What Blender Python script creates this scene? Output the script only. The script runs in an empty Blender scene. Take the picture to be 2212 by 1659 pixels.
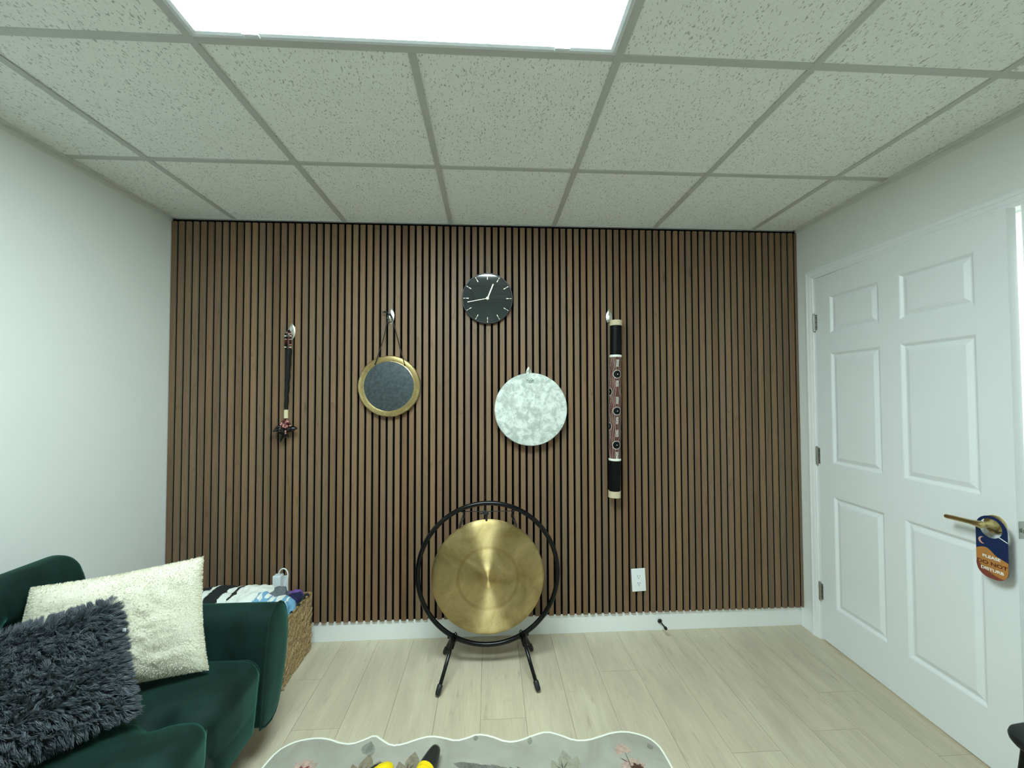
import bpy, bmesh, math, random
import numpy as np
from math import sin, cos, pi, radians, sqrt
from mathutils import Vector, Matrix, noise

# ------------------------------------------------------------------ camera, light, exposure
scene = bpy.context.scene
COL = scene.collection
CAMP = Vector((1.7462, -2.3484, 1.3827))
YAW, PITCH, ROLL, FPX = 0.0553, 0.0263, -0.0029, 875.3
_F = Vector((sin(YAW)*cos(PITCH), cos(YAW)*cos(PITCH), sin(PITCH)))
_R0 = Vector((cos(YAW), -sin(YAW), 0)); _U0 = _R0.cross(_F)
_R = cos(ROLL)*_R0 + sin(ROLL)*_U0
_U = -sin(ROLL)*_R0 + cos(ROLL)*_U0
cd = bpy.data.cameras.new('camera'); cam = bpy.data.objects.new('camera', cd); COL.objects.link(cam)
m4 = Matrix.Identity(4)
for i in range(3):
    m4[i][0] = _R[i]; m4[i][1] = _U[i]; m4[i][2] = -_F[i]; m4[i][3] = CAMP[i]
cam.matrix_world = m4
cd.sensor_width = 36; cd.lens = 36*FPX/2212; cd.clip_start = 0.02
scene.camera = cam

w = bpy.data.worlds.new('world'); scene.world = w; w.use_nodes = True
w.node_tree.nodes['Background'].inputs[0].default_value = (0.75, 0.95, 0.9, 1)
w.node_tree.nodes['Background'].inputs[1].default_value = 0.02

LIGHT_COLOR = (0.80, 1.0, 0.985)
LAMP_STRENGTH = 36.0
HALL_STRENGTH = 55.0
vs = scene.view_settings
vs.view_transform = 'Standard'; vs.look = 'None'; vs.gamma = 1; vs.use_curve_mapping = False
vs.exposure = 0.0
try:
    scene.cycles.use_denoising = True
    scene.cycles.max_bounces = 12; scene.cycles.diffuse_bounces = 10; scene.cycles.glossy_bounces = 5
    scene.cycles.sample_clamp_indirect = 6.0
except Exception:
    pass

RX = 3.618      # right wall
LX = -0.036     # left wall
CZ = 2.382      # ceiling
BY = 0.022      # plaster of the back wall
FY = -3.9       # front wall behind the camera

# ------------------------------------------------------------------ helpers
def tag(o, label=None, cat=None, group=None, kind=None):
    if label: o['label'] = label
    if cat: o['category'] = cat
    if group: o['group'] = group
    if kind: o['kind'] = kind
    return o

def thing(name, label, cat, loc=(0, 0, 0), rot=(0, 0, 0), group=None):
    o = bpy.data.objects.new(name, None); COL.objects.link(o)
    o.empty_display_size = 0.05
    o.location = loc; o.rotation_euler = rot
    return tag(o, label, cat, group)

def offset_of(parent):
    v = Vector((0, 0, 0))
    while parent:
        v += parent.location; parent = parent.parent
    return v

class MB:
    """collects geometry, builds one mesh"""
    def __init__(s): s.v = []; s.f = []; s.m = []; s.sm = []; s.r = []
    def add(s, vs_, fs_, mi=0, smooth=False, rnd=None):
        b = len(s.v); s.v += [tuple(q) for q in vs_]
        for f in fs_:
            s.f.append([b+i for i in f]); s.m.append(mi); s.sm.append(smooth)
            s.r.append(random.random() if rnd is None else rnd)
        return s
    def box(s, a, b, mi=0, rnd=None, bev=0.0):
        x0, y0, z0 = a; x1, y1, z1 = b
        if bev > 0:
            bm = bmesh.new(); bmesh.ops.create_cube(bm, size=1)
            for q in bm.verts:
                q.co = Vector(((x0+x1)/2+q.co.x*(x1-x0), (y0+y1)/2+q.co.y*(y1-y0), (z0+z1)/2+q.co.z*(z1-z0)))
            bmesh.ops.bevel(bm, geom=bm.edges[:], offset=bev, segments=2, profile=0.5, affect='EDGES')
            s.bm(bm, mi, False, rnd); return s
        vv = [(x0, y0, z0), (x1, y0, z0), (x1, y1, z0), (x0, y1, z0), (x0, y0, z1), (x1, y0, z1), (x1, y1, z1), (x0, y1, z1)]
        return s.add(vv, [(0, 3, 2, 1), (4, 5, 6, 7), (0, 1, 5, 4), (1, 2, 6, 5), (2, 3, 7, 6), (3, 0, 4, 7)], mi, False, rnd)
    def bm(s, bm, mi=0, smooth=False, rnd=None):
        bm.verts.index_update()
        s.add([v.co[:] for v in bm.verts], [[v.index for v in f.verts] for f in bm.faces], mi, smooth, rnd); bm.free(); return s
    def tube(s, pts, r, seg=10, mi=0, closed=False, caps=True, rnd=None, flat=1.0):
        pts = [Vector(q) for q in pts]; n = len(pts)
        rs = r if isinstance(r, (list, tuple)) else [r]*n
        ref = None; vv = []
        for i, q in enumerate(pts):
            if closed: t = pts[(i+1) % n]-pts[i-1]
            else: t = pts[min(i+1, n-1)]-pts[max(i-1, 0)]
            t.normalize()
            if ref is None: ref = Vector((0, 0, 1)) if abs(t.z) < .9 else Vector((1, 0, 0))
            u = ref-t*ref.dot(t)
            if u.length < 1e-4: u = t.orthogonal()
            u.normalize(); w_ = t.cross(u); ref = u
            for k in range(seg):
                a = 2*pi*k/seg
                vv.append(q+u*cos(a)*rs[i]*flat+w_*sin(a)*rs[i])
        ff = []
        for i in range(n if closed else n-1):
            j = (i+1) % n
            for k in range(seg):
                l = (k+1) % seg
                ff.append((i*seg+k, j*seg+k, j*seg+l, i*seg+l))
        if caps and not closed:
            ff.append(tuple(range(seg-1, -1, -1))); ff.append(tuple((n-1)*seg+k for k in range(seg)))
        return s.add(vv, ff, mi, True, rnd)
    def cyl(s, a, b, r0, r1=None, seg=20, mi=0, rnd=None):
        return s.tube([a, b], [r0, r0 if r1 is None else r1], seg, mi, rnd=rnd)
    def lathe(s, prof, c=(0, 0, 0), axis='y', seg=48, mi=0, rnd=None, caps=False):
        """prof list of (r, h); axis y means h runs towards -y (out of the back wall)"""
        vv = []
        for r, h in prof:
            for k in range(seg):
                a = 2*pi*k/seg
                if axis == 'y': vv.append((c[0]+r*cos(a), c[1]-h, c[2]+r*sin(a)))
                elif axis == 'z': vv.append((c[0]+r*cos(a), c[1]+r*sin(a), c[2]+h))
                else: vv.append((c[0]+h, c[1]+r*cos(a), c[2]+r*sin(a)))
        ff = []
        for i in range(len(prof)-1):
            for k in range(seg):
                l = (k+1) % seg
                ff.append((i*seg+k, i*seg+l, (i+1)*seg+l, (i+1)*seg+k))
        if caps:
            ff.append(tuple(range(seg))[::-1]); ff.append(tuple((len(prof)-1)*seg+k for k in range(seg)))
        return s.add(vv, ff, mi, True, rnd)
    def ell(s, c, rad, M=None, su=12, sv=8, mi=0, rnd=None):
        vv = []; c = Vector(c)
        for j in range(sv+1):
            t = pi*j/sv
            for k in range(su):
                a = 2*pi*k/su
                q = Vector((rad[0]*sin(t)*cos(a), rad[1]*sin(t)*sin(a), rad[2]*cos(t)))
                if M is not None: q = M @ q
                vv.append(c+q)
        ff = []
        for j in range(sv):
            for k in range(su):
                l = (k+1) % su
                ff.append((j*su+k, (j+1)*su+k, (j+1)*su+l, j*su+l))
        return s.add(vv, ff, mi, True, rnd)
    def poly(s, pts, mi=0, rnd=None):
        return s.add(pts, [tuple(range(len(pts)))], mi, False, rnd)
    def prism(s, pts2, f, d, mi=0, smooth=False, rnd=None):
        """pts2 outline, f maps (u,v,h)->xyz, extruded h 0..d"""
        n = len(pts2)
        vv = [f(u, v, 0) for u, v in pts2]+[f(u, v, d) for u, v in pts2]
        s.add(vv, [tuple(range(n-1, -1, -1)), tuple(range(n, 2*n))], mi, False, rnd)
        return s.add(vv, [(i, (i+1) % n, n+(i+1) % n, n+i) for i in range(n)], mi, smooth, rnd)
    def build(s, name, mats, parent=None, local=False, weld=False, fix=True):
        me = bpy.data.meshes.new(name)
        off = Vector((0, 0, 0)) if local else offset_of(parent)
        me.from_pydata([(a-off.x, b-off.y, c-off.z) for a, b, c in s.v], [], s.f)
        if not isinstance(mats, (list, tuple)): mats = [mats]
        for m in mats: me.materials.append(m)
        me.polygons.foreach_set('material_index', s.m)
        me.polygons.foreach_set('use_smooth', s.sm)
        at = me.attributes.new('rnd', 'FLOAT', 'FACE'); at.data.foreach_set('value', s.r)
        if fix:
            bm = bmesh.new(); bm.from_mesh(me)
            if weld: bmesh.ops.remove_doubles(bm, verts=bm.verts[:], dist=1e-5)
            bmesh.ops.recalc_face_normals(bm, faces=bm.faces[:])
            for e in bm.edges:
                if len(e.link_faces) == 2 and e.calc_face_angle(0) > .62: e.smooth = False
            bm.to_mesh(me); bm.free()
        me.update()
        o = bpy.data.objects.new(name, me); COL.objects.link(o)
        if parent: o.parent = parent
        return o

def struct(o): o['kind'] = 'structure'; return o

def arc(c, r, a0, a1, n, f):
    return [f(c[0]+r*cos(a0+(a1-a0)*i/(n-1)), c[1]+r*sin(a0+(a1-a0)*i/(n-1))) for i in range(n)]

# ------------------------------------------------------------------ materials
def NT(name):
    m = bpy.data.materials.new(name); m.use_nodes = True
    nt = m.node_tree; p = nt.nodes['Principled BSDF']
    return m, nt, p

def nd(nt, t, **kw):
    n = nt.nodes.new(t)
    for k, v in kw.items(): setattr(n, k, v)
    return n

def inp(nt, n, i, v):
    if hasattr(v, 'links') or isinstance(v, bpy.types.NodeSocket): nt.links.new(v, n.inputs[i])
    else: n.inputs[i].default_value = v

def mathn(nt, op, a, b=None, c=None, clamp=False):
    n = nd(nt, 'ShaderNodeMath', operation=op, use_clamp=clamp)
    inp(nt, n, 0, a)
    if b is not None: inp(nt, n, 1, b)
    if c is not None: inp(nt, n, 2, c)
    return n.outputs[0]

def mixc(nt, f, a, b, mode='MIX'):
    n = nd(nt, 'ShaderNodeMix', data_type='RGBA', blend_type=mode)
    inp(nt, n, 0, f); inp(nt, n, 6, a); inp(nt, n, 7, b)
    return n.outputs[2]

def coords(nt, scale=(1, 1, 1), rot=(0, 0, 0), add=None, kind='Object'):
    tc = nd(nt, 'ShaderNodeTexCoord')
    mp = nd(nt, 'ShaderNodeMapping'); mp.inputs['Scale'].default_value = scale; mp.inputs['Rotation'].default_value = rot
    src = tc.outputs[kind]
    if add is not None:
        va = nd(nt, 'ShaderNodeVectorMath', operation='ADD'); nt.links.new(src, va.inputs[0]); nt.links.new(add, va.inputs[1]); src = va.outputs[0]
    nt.links.new(src, mp.inputs[0])
    return mp.outputs[0]

def noi(nt, vec, scale, detail=3, rough=.5, dist=0):
    n = nd(nt, 'ShaderNodeTexNoise'); nt.links.new(vec, n.inputs['Vector'])
    n.inputs['Scale'].default_value = scale; n.inputs['Detail'].default_value = detail
    n.inputs['Roughness'].default_value = rough; n.inputs['Distortion'].default_value = dist
    return n.outputs[0]

def mr(nt, v, a, b, c=0., d=1.):
    n = nd(nt, 'ShaderNodeMapRange'); nt.links.new(v, n.inputs[0])
    for i, q in enumerate((a, b, c, d)): n.inputs[i+1].default_value = q
    return n.outputs[0]

def bump(nt, p, h, strength=.3, dist=.002):
    b = nd(nt, 'ShaderNodeBump'); b.inputs['Strength'].default_value = strength; b.inputs['Distance'].default_value = dist
    nt.links.new(h, b.inputs['Height']); nt.links.new(b.outputs[0], p.inputs['Normal'])

def rgb(c): return (c[0], c[1], c[2], 1)

def plain(name, col, rough=.5, metal=0., var=.04, vscale=30, bmp=0., bscale=200, coat=0., spec=.5, sheen=0., sheen_tint=None):
    m, nt, p = NT(name)
    v = coords(nt)
    n = noi(nt, v, vscale, 3)
    c = mixc(nt, n, rgb([q*(1-var*2) for q in col]), rgb([min(1, q*(1+var*2)) for q in col]))
    nt.links.new(c, p.inputs['Base Color'])
    p.inputs['Roughness'].default_value = rough; p.inputs['Metallic'].default_value = metal
    p.inputs['Coat Weight'].default_value = coat; p.inputs['Specular IOR Level'].default_value = spec
    if sheen:
        p.inputs['Sheen Weight'].default_value = sheen; p.inputs['Sheen Roughness'].default_value = .4
        if sheen_tint: p.inputs['Sheen Tint'].default_value = rgb(sheen_tint)
    if bmp: bump(nt, p, noi(nt, v, bscale, 4), bmp, .001)
    return m

def emit(name, col, s):
    m = bpy.data.materials.new(name); m.use_nodes = True; nt = m.node_tree
    nt.nodes.remove(nt.nodes['Principled BSDF'])
    e = nt.nodes.new('ShaderNodeEmission'); e.inputs[0].default_value = rgb(col); e.inputs[1].default_value = s
    nt.links.new(e.outputs[0], nt.nodes['Material Output'].inputs[0]); return m

def rndattr(nt):
    a = nd(nt, 'ShaderNodeAttribute'); a.attribute_name = 'rnd'; return a.outputs['Fac']

# wall paint
M_wall = plain('wall_paint', (.78, .79, .775), .55, var=.012, vscale=3, bmp=.08, bscale=160)
M_white = plain('white_trim_paint', (.84, .86, .87), .38, var=.008, vscale=5, bmp=.05, bscale=90)
M_door = plain('door_paint', (.80, .83, .85), .36, var=.01, vscale=4, bmp=.06, bscale=220)

# slat wood
def make_slat(name, side=False):
    m, nt, p = NT(name)
    r = rndattr(nt)
    cx = nd(nt, 'ShaderNodeCombineXYZ'); nt.links.new(mathn(nt, 'MULTIPLY', r, 37.), cx.inputs[0]); nt.links.new(mathn(nt, 'MULTIPLY', r, 11.), cx.inputs[2])
    v = coords(nt, (1, 1, .1), add=cx.outputs[0])
    fine = noi(nt, coords(nt, (1, 1, .02), add=cx.outputs[0]), 260, 4, .6)
    mid = noi(nt, v, 16, 3, .5)
    iso = noi(nt, coords(nt, (1, 1, .06), add=cx.outputs[0]), 14, 2, .45, .4)
    fr = mathn(nt, 'FRACT', mathn(nt, 'MULTIPLY', iso, 9.))
    line = mathn(nt, 'MULTIPLY', mr(nt, fr, 0., .12, 1., 0.), .42)
    col = mixc(nt, mr(nt, mid, .3, .7), rgb((.128, .068, .034)), rgb((.246, .133, .068)))
    col = mixc(nt, mathn(nt, 'MULTIPLY', r, .6), col, rgb((.305, .188, .102)))
    col = mixc(nt, mr(nt, mathn(nt, 'FRACT', mathn(nt, 'MULTIPLY', r, 7.3)), 0, 1, 0, .45), col, rgb((.175, .128, .098)))
    col = mixc(nt, line, col, rgb((.085, .045, .024)))
    col = mixc(nt, mr(nt, fine, .35, .75, 0, .35), col, rgb((.12, .075, .045)))
    # knots
    vo = nd(nt, 'ShaderNodeTexVoronoi'); nt.links.new(coords(nt, (1, 1, .35), add=cx.outputs[0]), vo.inputs['Vector']); vo.inputs['Scale'].default_value = 5.5
    col = mixc(nt, mr(nt, vo.outputs['Distance'], .02, .09, .7, 0.), col, rgb((.07, .04, .025)))
    if side: col = mixc(nt, .6, col, rgb((.27, .245, .195)))
    nt.links.new(col, p.inputs['Base Color']); p.inputs['Roughness'].default_value = .5
    p.inputs['Specular IOR Level'].default_value = .35
    return m
M_slat = make_slat('walnut_veneer'); M_slat_side = make_slat('walnut_edge', True)
M_felt = plain('black_felt', (.0022, .0022, .003), .98, var=.1, spec=.02)

# ceiling tile
def make_tile():
    m, nt, p = NT('fissured_ceiling_tile')
    base = coords(nt)
    wob = noi(nt, base, 22, 2)
    masks = []
    for k, (rz, sc, th) in enumerate(((.3, (1, .42, 1), .668), (1.25, (1, .42, 1), .674), (-.7, (1, .38, 1), .678))):
        v = coords(nt, sc, (0, 0, rz))
        n = noi(nt, v, 178-15*k, 1.2, .5, .12)
        masks.append(mr(nt, n, th, th+.035, 0., 1.))
    mk = mathn(nt, 'MAXIMUM', mathn(nt, 'MAXIMUM', masks[0], masks[1]), masks[2])
    pin = mr(nt, noi(nt, base, 420, 2), .63, .72, 0., .45)
    col = mixc(nt, wob, rgb((.86, .88, .86)), rgb((.93, .95, .93)))
    col = mixc(nt, mathn(nt, 'MULTIPLY', mk, .58), col, rgb((.17, .175, .16)))
    col = mixc(nt, pin, col, rgb((.55, .56, .53)))
    nt.links.new(col, p.inputs['Base Color']); p.inputs['Roughness'].default_value = .9; p.inputs['Specular IOR Level'].default_value = .15
    bump(nt, p, mathn(nt, 'SUBTRACT', noi(nt, base, 90, 4), mathn(nt, 'MULTIPLY', mk, 1.5)), .35, .003)
    return m
M_tile = make_tile()
M_grid = plain('ceiling_grid_metal', (.53, .54, .52), .45, var=.03, vscale=6)

# floor planks
def make_floor():
    m, nt, p = NT('pale_oak_plank')
    r = rndattr(nt)
    cx = nd(nt, 'ShaderNodeCombineXYZ'); nt.links.new(mathn(nt, 'MULTIPLY', r, 53.), cx.inputs[0]); nt.links.new(mathn(nt, 'MULTIPLY', r, 17.), cx.inputs[1])
    a = cx.outputs[0]
    fine = noi(nt, coords(nt, (1, .05, 1), add=a), 150, 4, .6)
    mid = noi(nt, coords(nt, (1, .16, 1), add=a), 14, 4, .55, .3)
    iso = noi(nt, coords(nt, (1, .1, 1), add=a), 6, 2, .5, .4)
    fr = mathn(nt, 'FRACT', mathn(nt, 'MULTIPLY', iso, 10.))
    line = mathn(nt, 'MULTIPLY', mr(nt, fr, 0., .1, 1., 0.), .22)
    blot = mr(nt, noi(nt, coords(nt, (1, .22, 1), add=a), 22, 3, .6), .62, .74, 0., .5)
    col = mixc(nt, mr(nt, mid, .3, .7), rgb((.46, .40, .295)), rgb((.62, .55, .41)))
    col = mixc(nt, mathn(nt, 'MULTIPLY', r, .35), col, rgb((.58, .49, .37)))
    col = mixc(nt, line, col, rgb((.30, .25, .19)))
    col = mixc(nt, mr(nt, fine, .4, .8, 0, .35), col, rgb((.34, .30, .235)))
    col = mixc(nt, blot, col, rgb((.25, .22, .175)))
    nt.links.new(col, p.inputs['Base Color']); nt.links.new(mr(nt, fine, 0, 1, .36, .5), p.inputs['Roughness'])
    p.inputs['Specular IOR Level'].default_value = .4
    bump(nt, p, fine, .12, .001)
    return m
M_floor = make_floor(); M_gap = plain('plank_groove', (.10, .085, .06), .8)

M_blackmetal = plain('black_enamel_tube', (.002, .002, .0025), .22, var=.05, spec=.3)
M_rubber = plain('black_rubber', (.010, .012, .014), .5, var=.05, spec=.4)
M_blackcord = plain('black_cord', (.012, .012, .013), .8, var=.1)
M_nickel = plain('brushed_nickel', (.72, .72, .66), .22, 1., var=.05, vscale=60)
M_steel = plain('hinge_steel', (.42, .43, .40), .38, 1., var=.08, vscale=80)
M_handle_brass = plain('satin_brass_lever', (.62, .50, .24), .3, 1., var=.04, vscale=50)
M_plastic = plain('white_plastic', (.82, .86, .88), .3, var=.01)
M_dark = plain('dark_slot', (.05, .05, .045), .7)

def make_gong(name, tarn=.5, aniso=.75, scale=1.0, rough=.3, hammer=.25):
    m, nt, p = NT(name)
    v = coords(nt)
    n1 = noi(nt, v, 5.5*scale, 6, .62, 1.4); n2 = noi(nt, v, 75*scale, 4, .65)
    col = mixc(nt, mr(nt, n1, .3, .7), rgb((.42, .31, .135)), rgb((.70, .56, .28)))
    col = mixc(nt, mr(nt, n2, .62, .74, 0, tarn), col, rgb((.33, .24, .10)))
    # concentric turning marks (height above centre is local z/x radius)
    sx = nd(nt, 'ShaderNodeSeparateXYZ'); nt.links.new(v, sx.inputs[0])
    rad = mathn(nt, 'SQRT', mathn(nt, 'ADD', mathn(nt, 'POWER', sx.outputs[0], 2.), mathn(nt, 'POWER', sx.outputs[2], 2.)))
    ringd = mathn(nt, 'ABSOLUTE', mathn(nt, 'SUBTRACT', rad, .152))
    col = mixc(nt, mr(nt, ringd, .004, .012, .45*tarn*2, 0.), col, rgb((.40, .27, .10)))
    cen = mr(nt, rad, .048, .053, 1., 0.)
    col = mixc(nt, mathn(nt, 'MULTIPLY', cen, .5*tarn*2), col, rgb((.58, .38, .15)))
    nt.links.new(col, p.inputs['Base Color'])
    p.inputs['Metallic'].default_value = 1.; 
    nt.links.new(mr(nt, n1, .3, .7, rough+.08, rough-.05), p.inputs['Roughness'])
    p.inputs['Anisotropic'].default_value = aniso
    tg = nd(nt, 'ShaderNodeTangent', direction_type='RADIAL', axis='Y'); nt.links.new(tg.outputs[0], p.inputs['Tangent']); p.inputs['Anisotropic Rotation'].default_value = .25
    vo = nd(nt, 'ShaderNodeTexVoronoi'); nt.links.new(v, vo.inputs['Vector']); vo.inputs['Scale'].default_value = 70*scale
    edge = mr(nt, rad, .17, .24, .15, 1.)
    wv = mathn(nt, 'SINE', mathn(nt, 'MULTIPLY', rad, 900.))
    h = mathn(nt, 'ADD', mathn(nt, 'MULTIPLY', mathn(nt, 'ADD', vo.outputs['Distance'], n2), edge), mathn(nt, 'MULTIPLY', wv, .05))
    bump(nt, p, h, hammer, .0012)
    return m
M_gong = make_gong('hammered_bronze', .5, .94, 1.0, .47, .25)
M_chau = make_gong('chau_brass_rim', .25, .55, 1.3, .27, .3)
M_patina = plain('dark_patina', (.062, .078, .085), .42, .6, var=.35, vscale=60, bmp=.25, bscale=90)

def make_marble():
    m, nt, p = NT('mottled_drumhead')
    v = coords(nt)
    n1 = noi(nt, v, 24, 6, .68, .5)
    n2 = noi(nt, coords(nt, (1, 1, .5), (0, .5, 0)), 9, 5, .6, .6)
    f = mathn(nt, 'FRACT', mathn(nt, 'MULTIPLY', n2, 6.))
    vein = mr(nt, mathn(nt, 'ABSOLUTE', mathn(nt, 'SUBTRACT', f, .5)), 0., .06, .5, 0.)
    col = mixc(nt, mr(nt, n1, .42, .60), rgb((.41, .45, .415)), rgb((.70, .74, .70)))
    col = mixc(nt, vein, col, rgb((.78, .81, .77)))
    nt.links.new(col, p.inputs['Base Color']); p.inputs['Roughness'].default_value = .5
    return m
M_marble = make_marble()

def make_velvet():
    m, nt, p = NT('green_velvet')
    v = coords(nt)
    n = noi(nt, v, 6, 4, .6, .5)
    col = mixc(nt, mr(nt, n, .35, .65), rgb((.0016, .0100, .0075)), rgb((.0050, .0240, .0185)))
    nt.links.new(col, p.inputs['Base Color']); p.inputs['Roughness'].default_value = .75; p.inputs['Specular IOR Level'].default_value = .2
    p.inputs['Sheen Weight'].default_value = .46; p.inputs['Sheen Roughness'].default_value = .38; p.inputs['Sheen Tint'].default_value = (.15, .50, .40, 1)
    bump(nt, p, noi(nt, v, 500, 3), .1, .001)
    return m
M_velvet = make_velvet()
M_velvet_dark = plain('velvet_piping', (.003, .012, .010), .8, sheen=.15, sheen_tint=(.2, .5, .4))

def furmat(name, c0, c1, rough=.6):
    m, nt, p = NT(name)
    r = rndattr(nt)
    n = noi(nt, coords(nt), 14, 3)
    col = mixc(nt, r, rgb(c0), rgb(c1))
    col = mixc(nt, mr(nt, n, .35, .7, 0., .5), col, rgb(c1))
    nt.links.new(col, p.inputs['Base Color']); p.inputs['Roughness'].default_value = rough
    p.inputs['Specular IOR Level'].default_value = .3
    return m
M_furgrey = furmat('charcoal_long_pile', (.062, .074, .090), (.135, .155, .180))
M_furgrey_base = plain('charcoal_backing', (.030, .036, .046), .9)
M_furcream = furmat('cream_short_pile', (.74, .70, .58), (.84, .81, .70), .8)
M_furcream_base = plain('cream_backing', (.72, .69, .58), .9, var=.05, vscale=14)

def make_straw():
    m, nt, p = NT('woven_water_hyacinth')
    r = rndattr(nt); n = noi(nt, coords(nt), 160, 3)
    col = mixc(nt, r, rgb((.085, .048, .016)), rgb((.38, .25, .105)))
    col = mixc(nt, mr(nt, n, .4, .75, 0, .6), col, rgb((.60, .46, .25)))
    nt.links.new(col, p.inputs['Base Color']); p.inputs['Roughness'].default_value = .55
    bump(nt, p, noi(nt, coords(nt), 400, 3), .4, .001)
    return m
M_straw = make_straw(); M_straw_dark = plain('basket_core', (.11, .07, .03), .9)

def make_rug():
    m, nt, p = NT('grey_rug_pile')
    v = coords(nt)
    n1 = noi(nt, v, 5, 5, .6, .8); n2 = noi(nt, v, 18, 5, .65, .6)
    col = mixc(nt, mr(nt, n1, .3, .7), rgb((.315, .300, .262)), rgb((.435, .415, .362)))
    col = mixc(nt, mr(nt, n2, .60, .76, 0., .55), col, rgb((.25, .25, .225)))
    nt.links.new(col, p.inputs['Base Color']); p.inputs['Roughness'].default_value = .95; p.inputs['Specular IOR Level'].default_value = .1
    bump(nt, p, noi(nt, v, 600, 3), .5, .002)
    return m
M_rug = make_rug()

# ------------------------------------------------------------------ room shell
# floor: one mesh of individually shaded planks over a dark groove bed
fb = MB(); random.seed(5)
PW = .1945; ENDS = {-1: -.288, 0: -.592, 4: -.583, 7: -.317, 12: -.517, 13: -.858, 1: -1.02, 2: -.86, 3: -1.12, 5: -1.05, 6: -.93, 8: -1.0, 9: -.80, 10: -1.15, 11: -.72}
for k in range(-6, 14):
    x0 = .927+PW*k; x1 = x0+PW
    x0c = max(x0, LX-.02); x1c = min(x1, RX+.14)
    if x1c <= x0c: continue
    e = ENDS.get(k, -random.random()*1.2); y1 = BY
    ys = [y1]; q = e
    while q > FY: ys.append(q); q -= 1.22
    ys.append(FY)
    for a, b in zip(ys[:-1], ys[1:]):
        fb.box((x0c+.0006, b+.0006, -.004), (x1c-.0006, a-.0006, 0), 0)
fb.box((LX-.1, FY-.1, -.06), (RX+.14, BY+.1, -.0035), 1)
floor = struct(fb.build('floor', [M_floor, M_gap]))

# back wall with slat panels
mb = MB().box((LX-.1, BY, 0), (RX+.12, BY+.1, CZ+.12)); wall_back = struct(mb.build('wall_back', M_wall))
SB, ST = .111, 2.362
random.seed(11)
for g in range(7):
    a0 = g*15-1
    idx = [i for i in range(a0, a0+15) if 0 <= i <= 91]
    if not idx: continue
    pm = MB(); fx0 = .04*(idx[0]-1)-.0 if idx[0] else LX+.001; fx1 = min(.04*idx[-1], RX-.003)
    pm.box((max(fx0, LX+.001)+.0004, .013, SB+.001), (fx1-.0004, BY-.0005, ST+.014), 2)  # black felt raised above slat tops to paint the shadow gap below the ceiling
    for i in idx:
        xa = max(.04*(i-1)+.0065, LX+.005); xb = min(.04*i-.0065, RX-.004); r = random.random()
        z0 = SB; z1 = ST
        ch = .0012
        # front face, two small chamfers, sides, ends
        V = [(xa, .0125, z0), (xa, ch, z0), (xa+ch, 0, z0), (xb-ch, 0, z0), (xb, ch, z0), (xb, .0125, z0)]
        V += [(a, b, z1) for a, b, c in V]
        F = [(j, j+1, j+7, j+6) for j in range(5)]
        pm.add(V, [F[1], F[2], F[3]], 0, False, r); pm.add(V, [F[0], F[4]], 1, False, r)
        pm.add(V, [tuple(range(6)), tuple(range(11, 5, -1))], 1, False, r)
    o = pm.build('slat_panel', [M_slat, M_slat_side, M_felt], wall_back, fix=False)
    # fix normals on the boxes and slats
    bm = bmesh.new(); bm.from_mesh(o.data); bmesh.ops.remove_doubles(bm, verts=bm.verts[:], dist=1e-6); bmesh.ops.recalc_face_normals(bm, faces=bm.faces[:]); bm.to_mesh(o.data); bm.free()

# left and front walls
struct(MB().box((LX-.1, FY, 0), (LX, BY, CZ+.12)).build('wall_left', M_wall))
struct(MB().box((LX-.1, FY-.1, 0), (RX+.12, FY, CZ+.12)).build('wall_front', M_wall))
# right wall with door opening
OY0, OY1, OZ = -.130, -1.037, 2.046
wr = MB()
wr.box((RX, OY0+.012, 0), (RX+.12, BY, CZ+.12)); wr.box((RX, FY, 0), (RX+.12, OY1-.012, CZ+.12)); wr.box((RX, OY1-.012, OZ+.012), (RX+.12, OY0+.012, CZ+.12))
wall_right = struct(wr.build('wall_right', M_wall))

# baseboards
def baseboard(name, a, b):
    return struct(MB().box(a, b, bev=.0015).build(name, M_white))
baseboard('baseboard_back', (LX+.0, .0130, 0), (RX, BY, .110))
baseboard('baseboard_left', (LX, FY, 0), (LX+.013, .008, .110))
bb = MB().box((RX-.013, -.068, 0), (RX, .008, .110), bev=.0015).box((RX-.013, FY, 0), (RX, -1.100, .110), bev=.0015)
struct(bb.build('baseboard_right', M_white))
baseboard('baseboard_front', (LX+.013, FY, 0), (RX-.013, FY+.013, .110))

# door casing (stepped colonial profile) and jamb
prof = [(0, .0), (0, .011), (.006, .015), (.012, .0165), (.020, .0165), (.0215, .0145), (.030, .0135), (.040, .0115), (.0415, .0095), (.046, .0095), (.0475, .011), (.054, .009), (.057, .006), (.057, 0)]
PWD = .057
def casing():
    c = MB()
    # u = distance from outer edge inward, h = thickness ; three mitred lengths
    yo0, yi0 = -.067, -.067-PWD; yo1, yi1 = -1.100, -1.100+PWD; zo = OZ-.002+PWD
    def leg(side):
        vv = []
        for (u, h) in prof:
            y = yo0-u if side == 0 else yo1+u
            vv.append((RX-h, y, 0)); 
        for (u, h) in prof:
            y = yo0-u if side == 0 else yo1+u
            vv.append((RX-h, y, zo-u))
        n = len(prof)
        c.add(vv, [(i, i+1, n+i+1, n+i) for i in range(n-1)]+[tuple(range(n))], 0, False)
    leg(0); leg(1)
    n = len(prof)
    vv = [(RX-h, yo0-u, zo-u) for u, h in prof]+[(RX-h, yo1+u, zo-u) for u, h in prof]
    c.add(vv, [(i, i+1, n+i+1, n+i) for i in range(n-1)], 0, False)
    return c
cs = casing().build('trim_1', M_white); struct(cs)
jb = MB()
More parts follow.
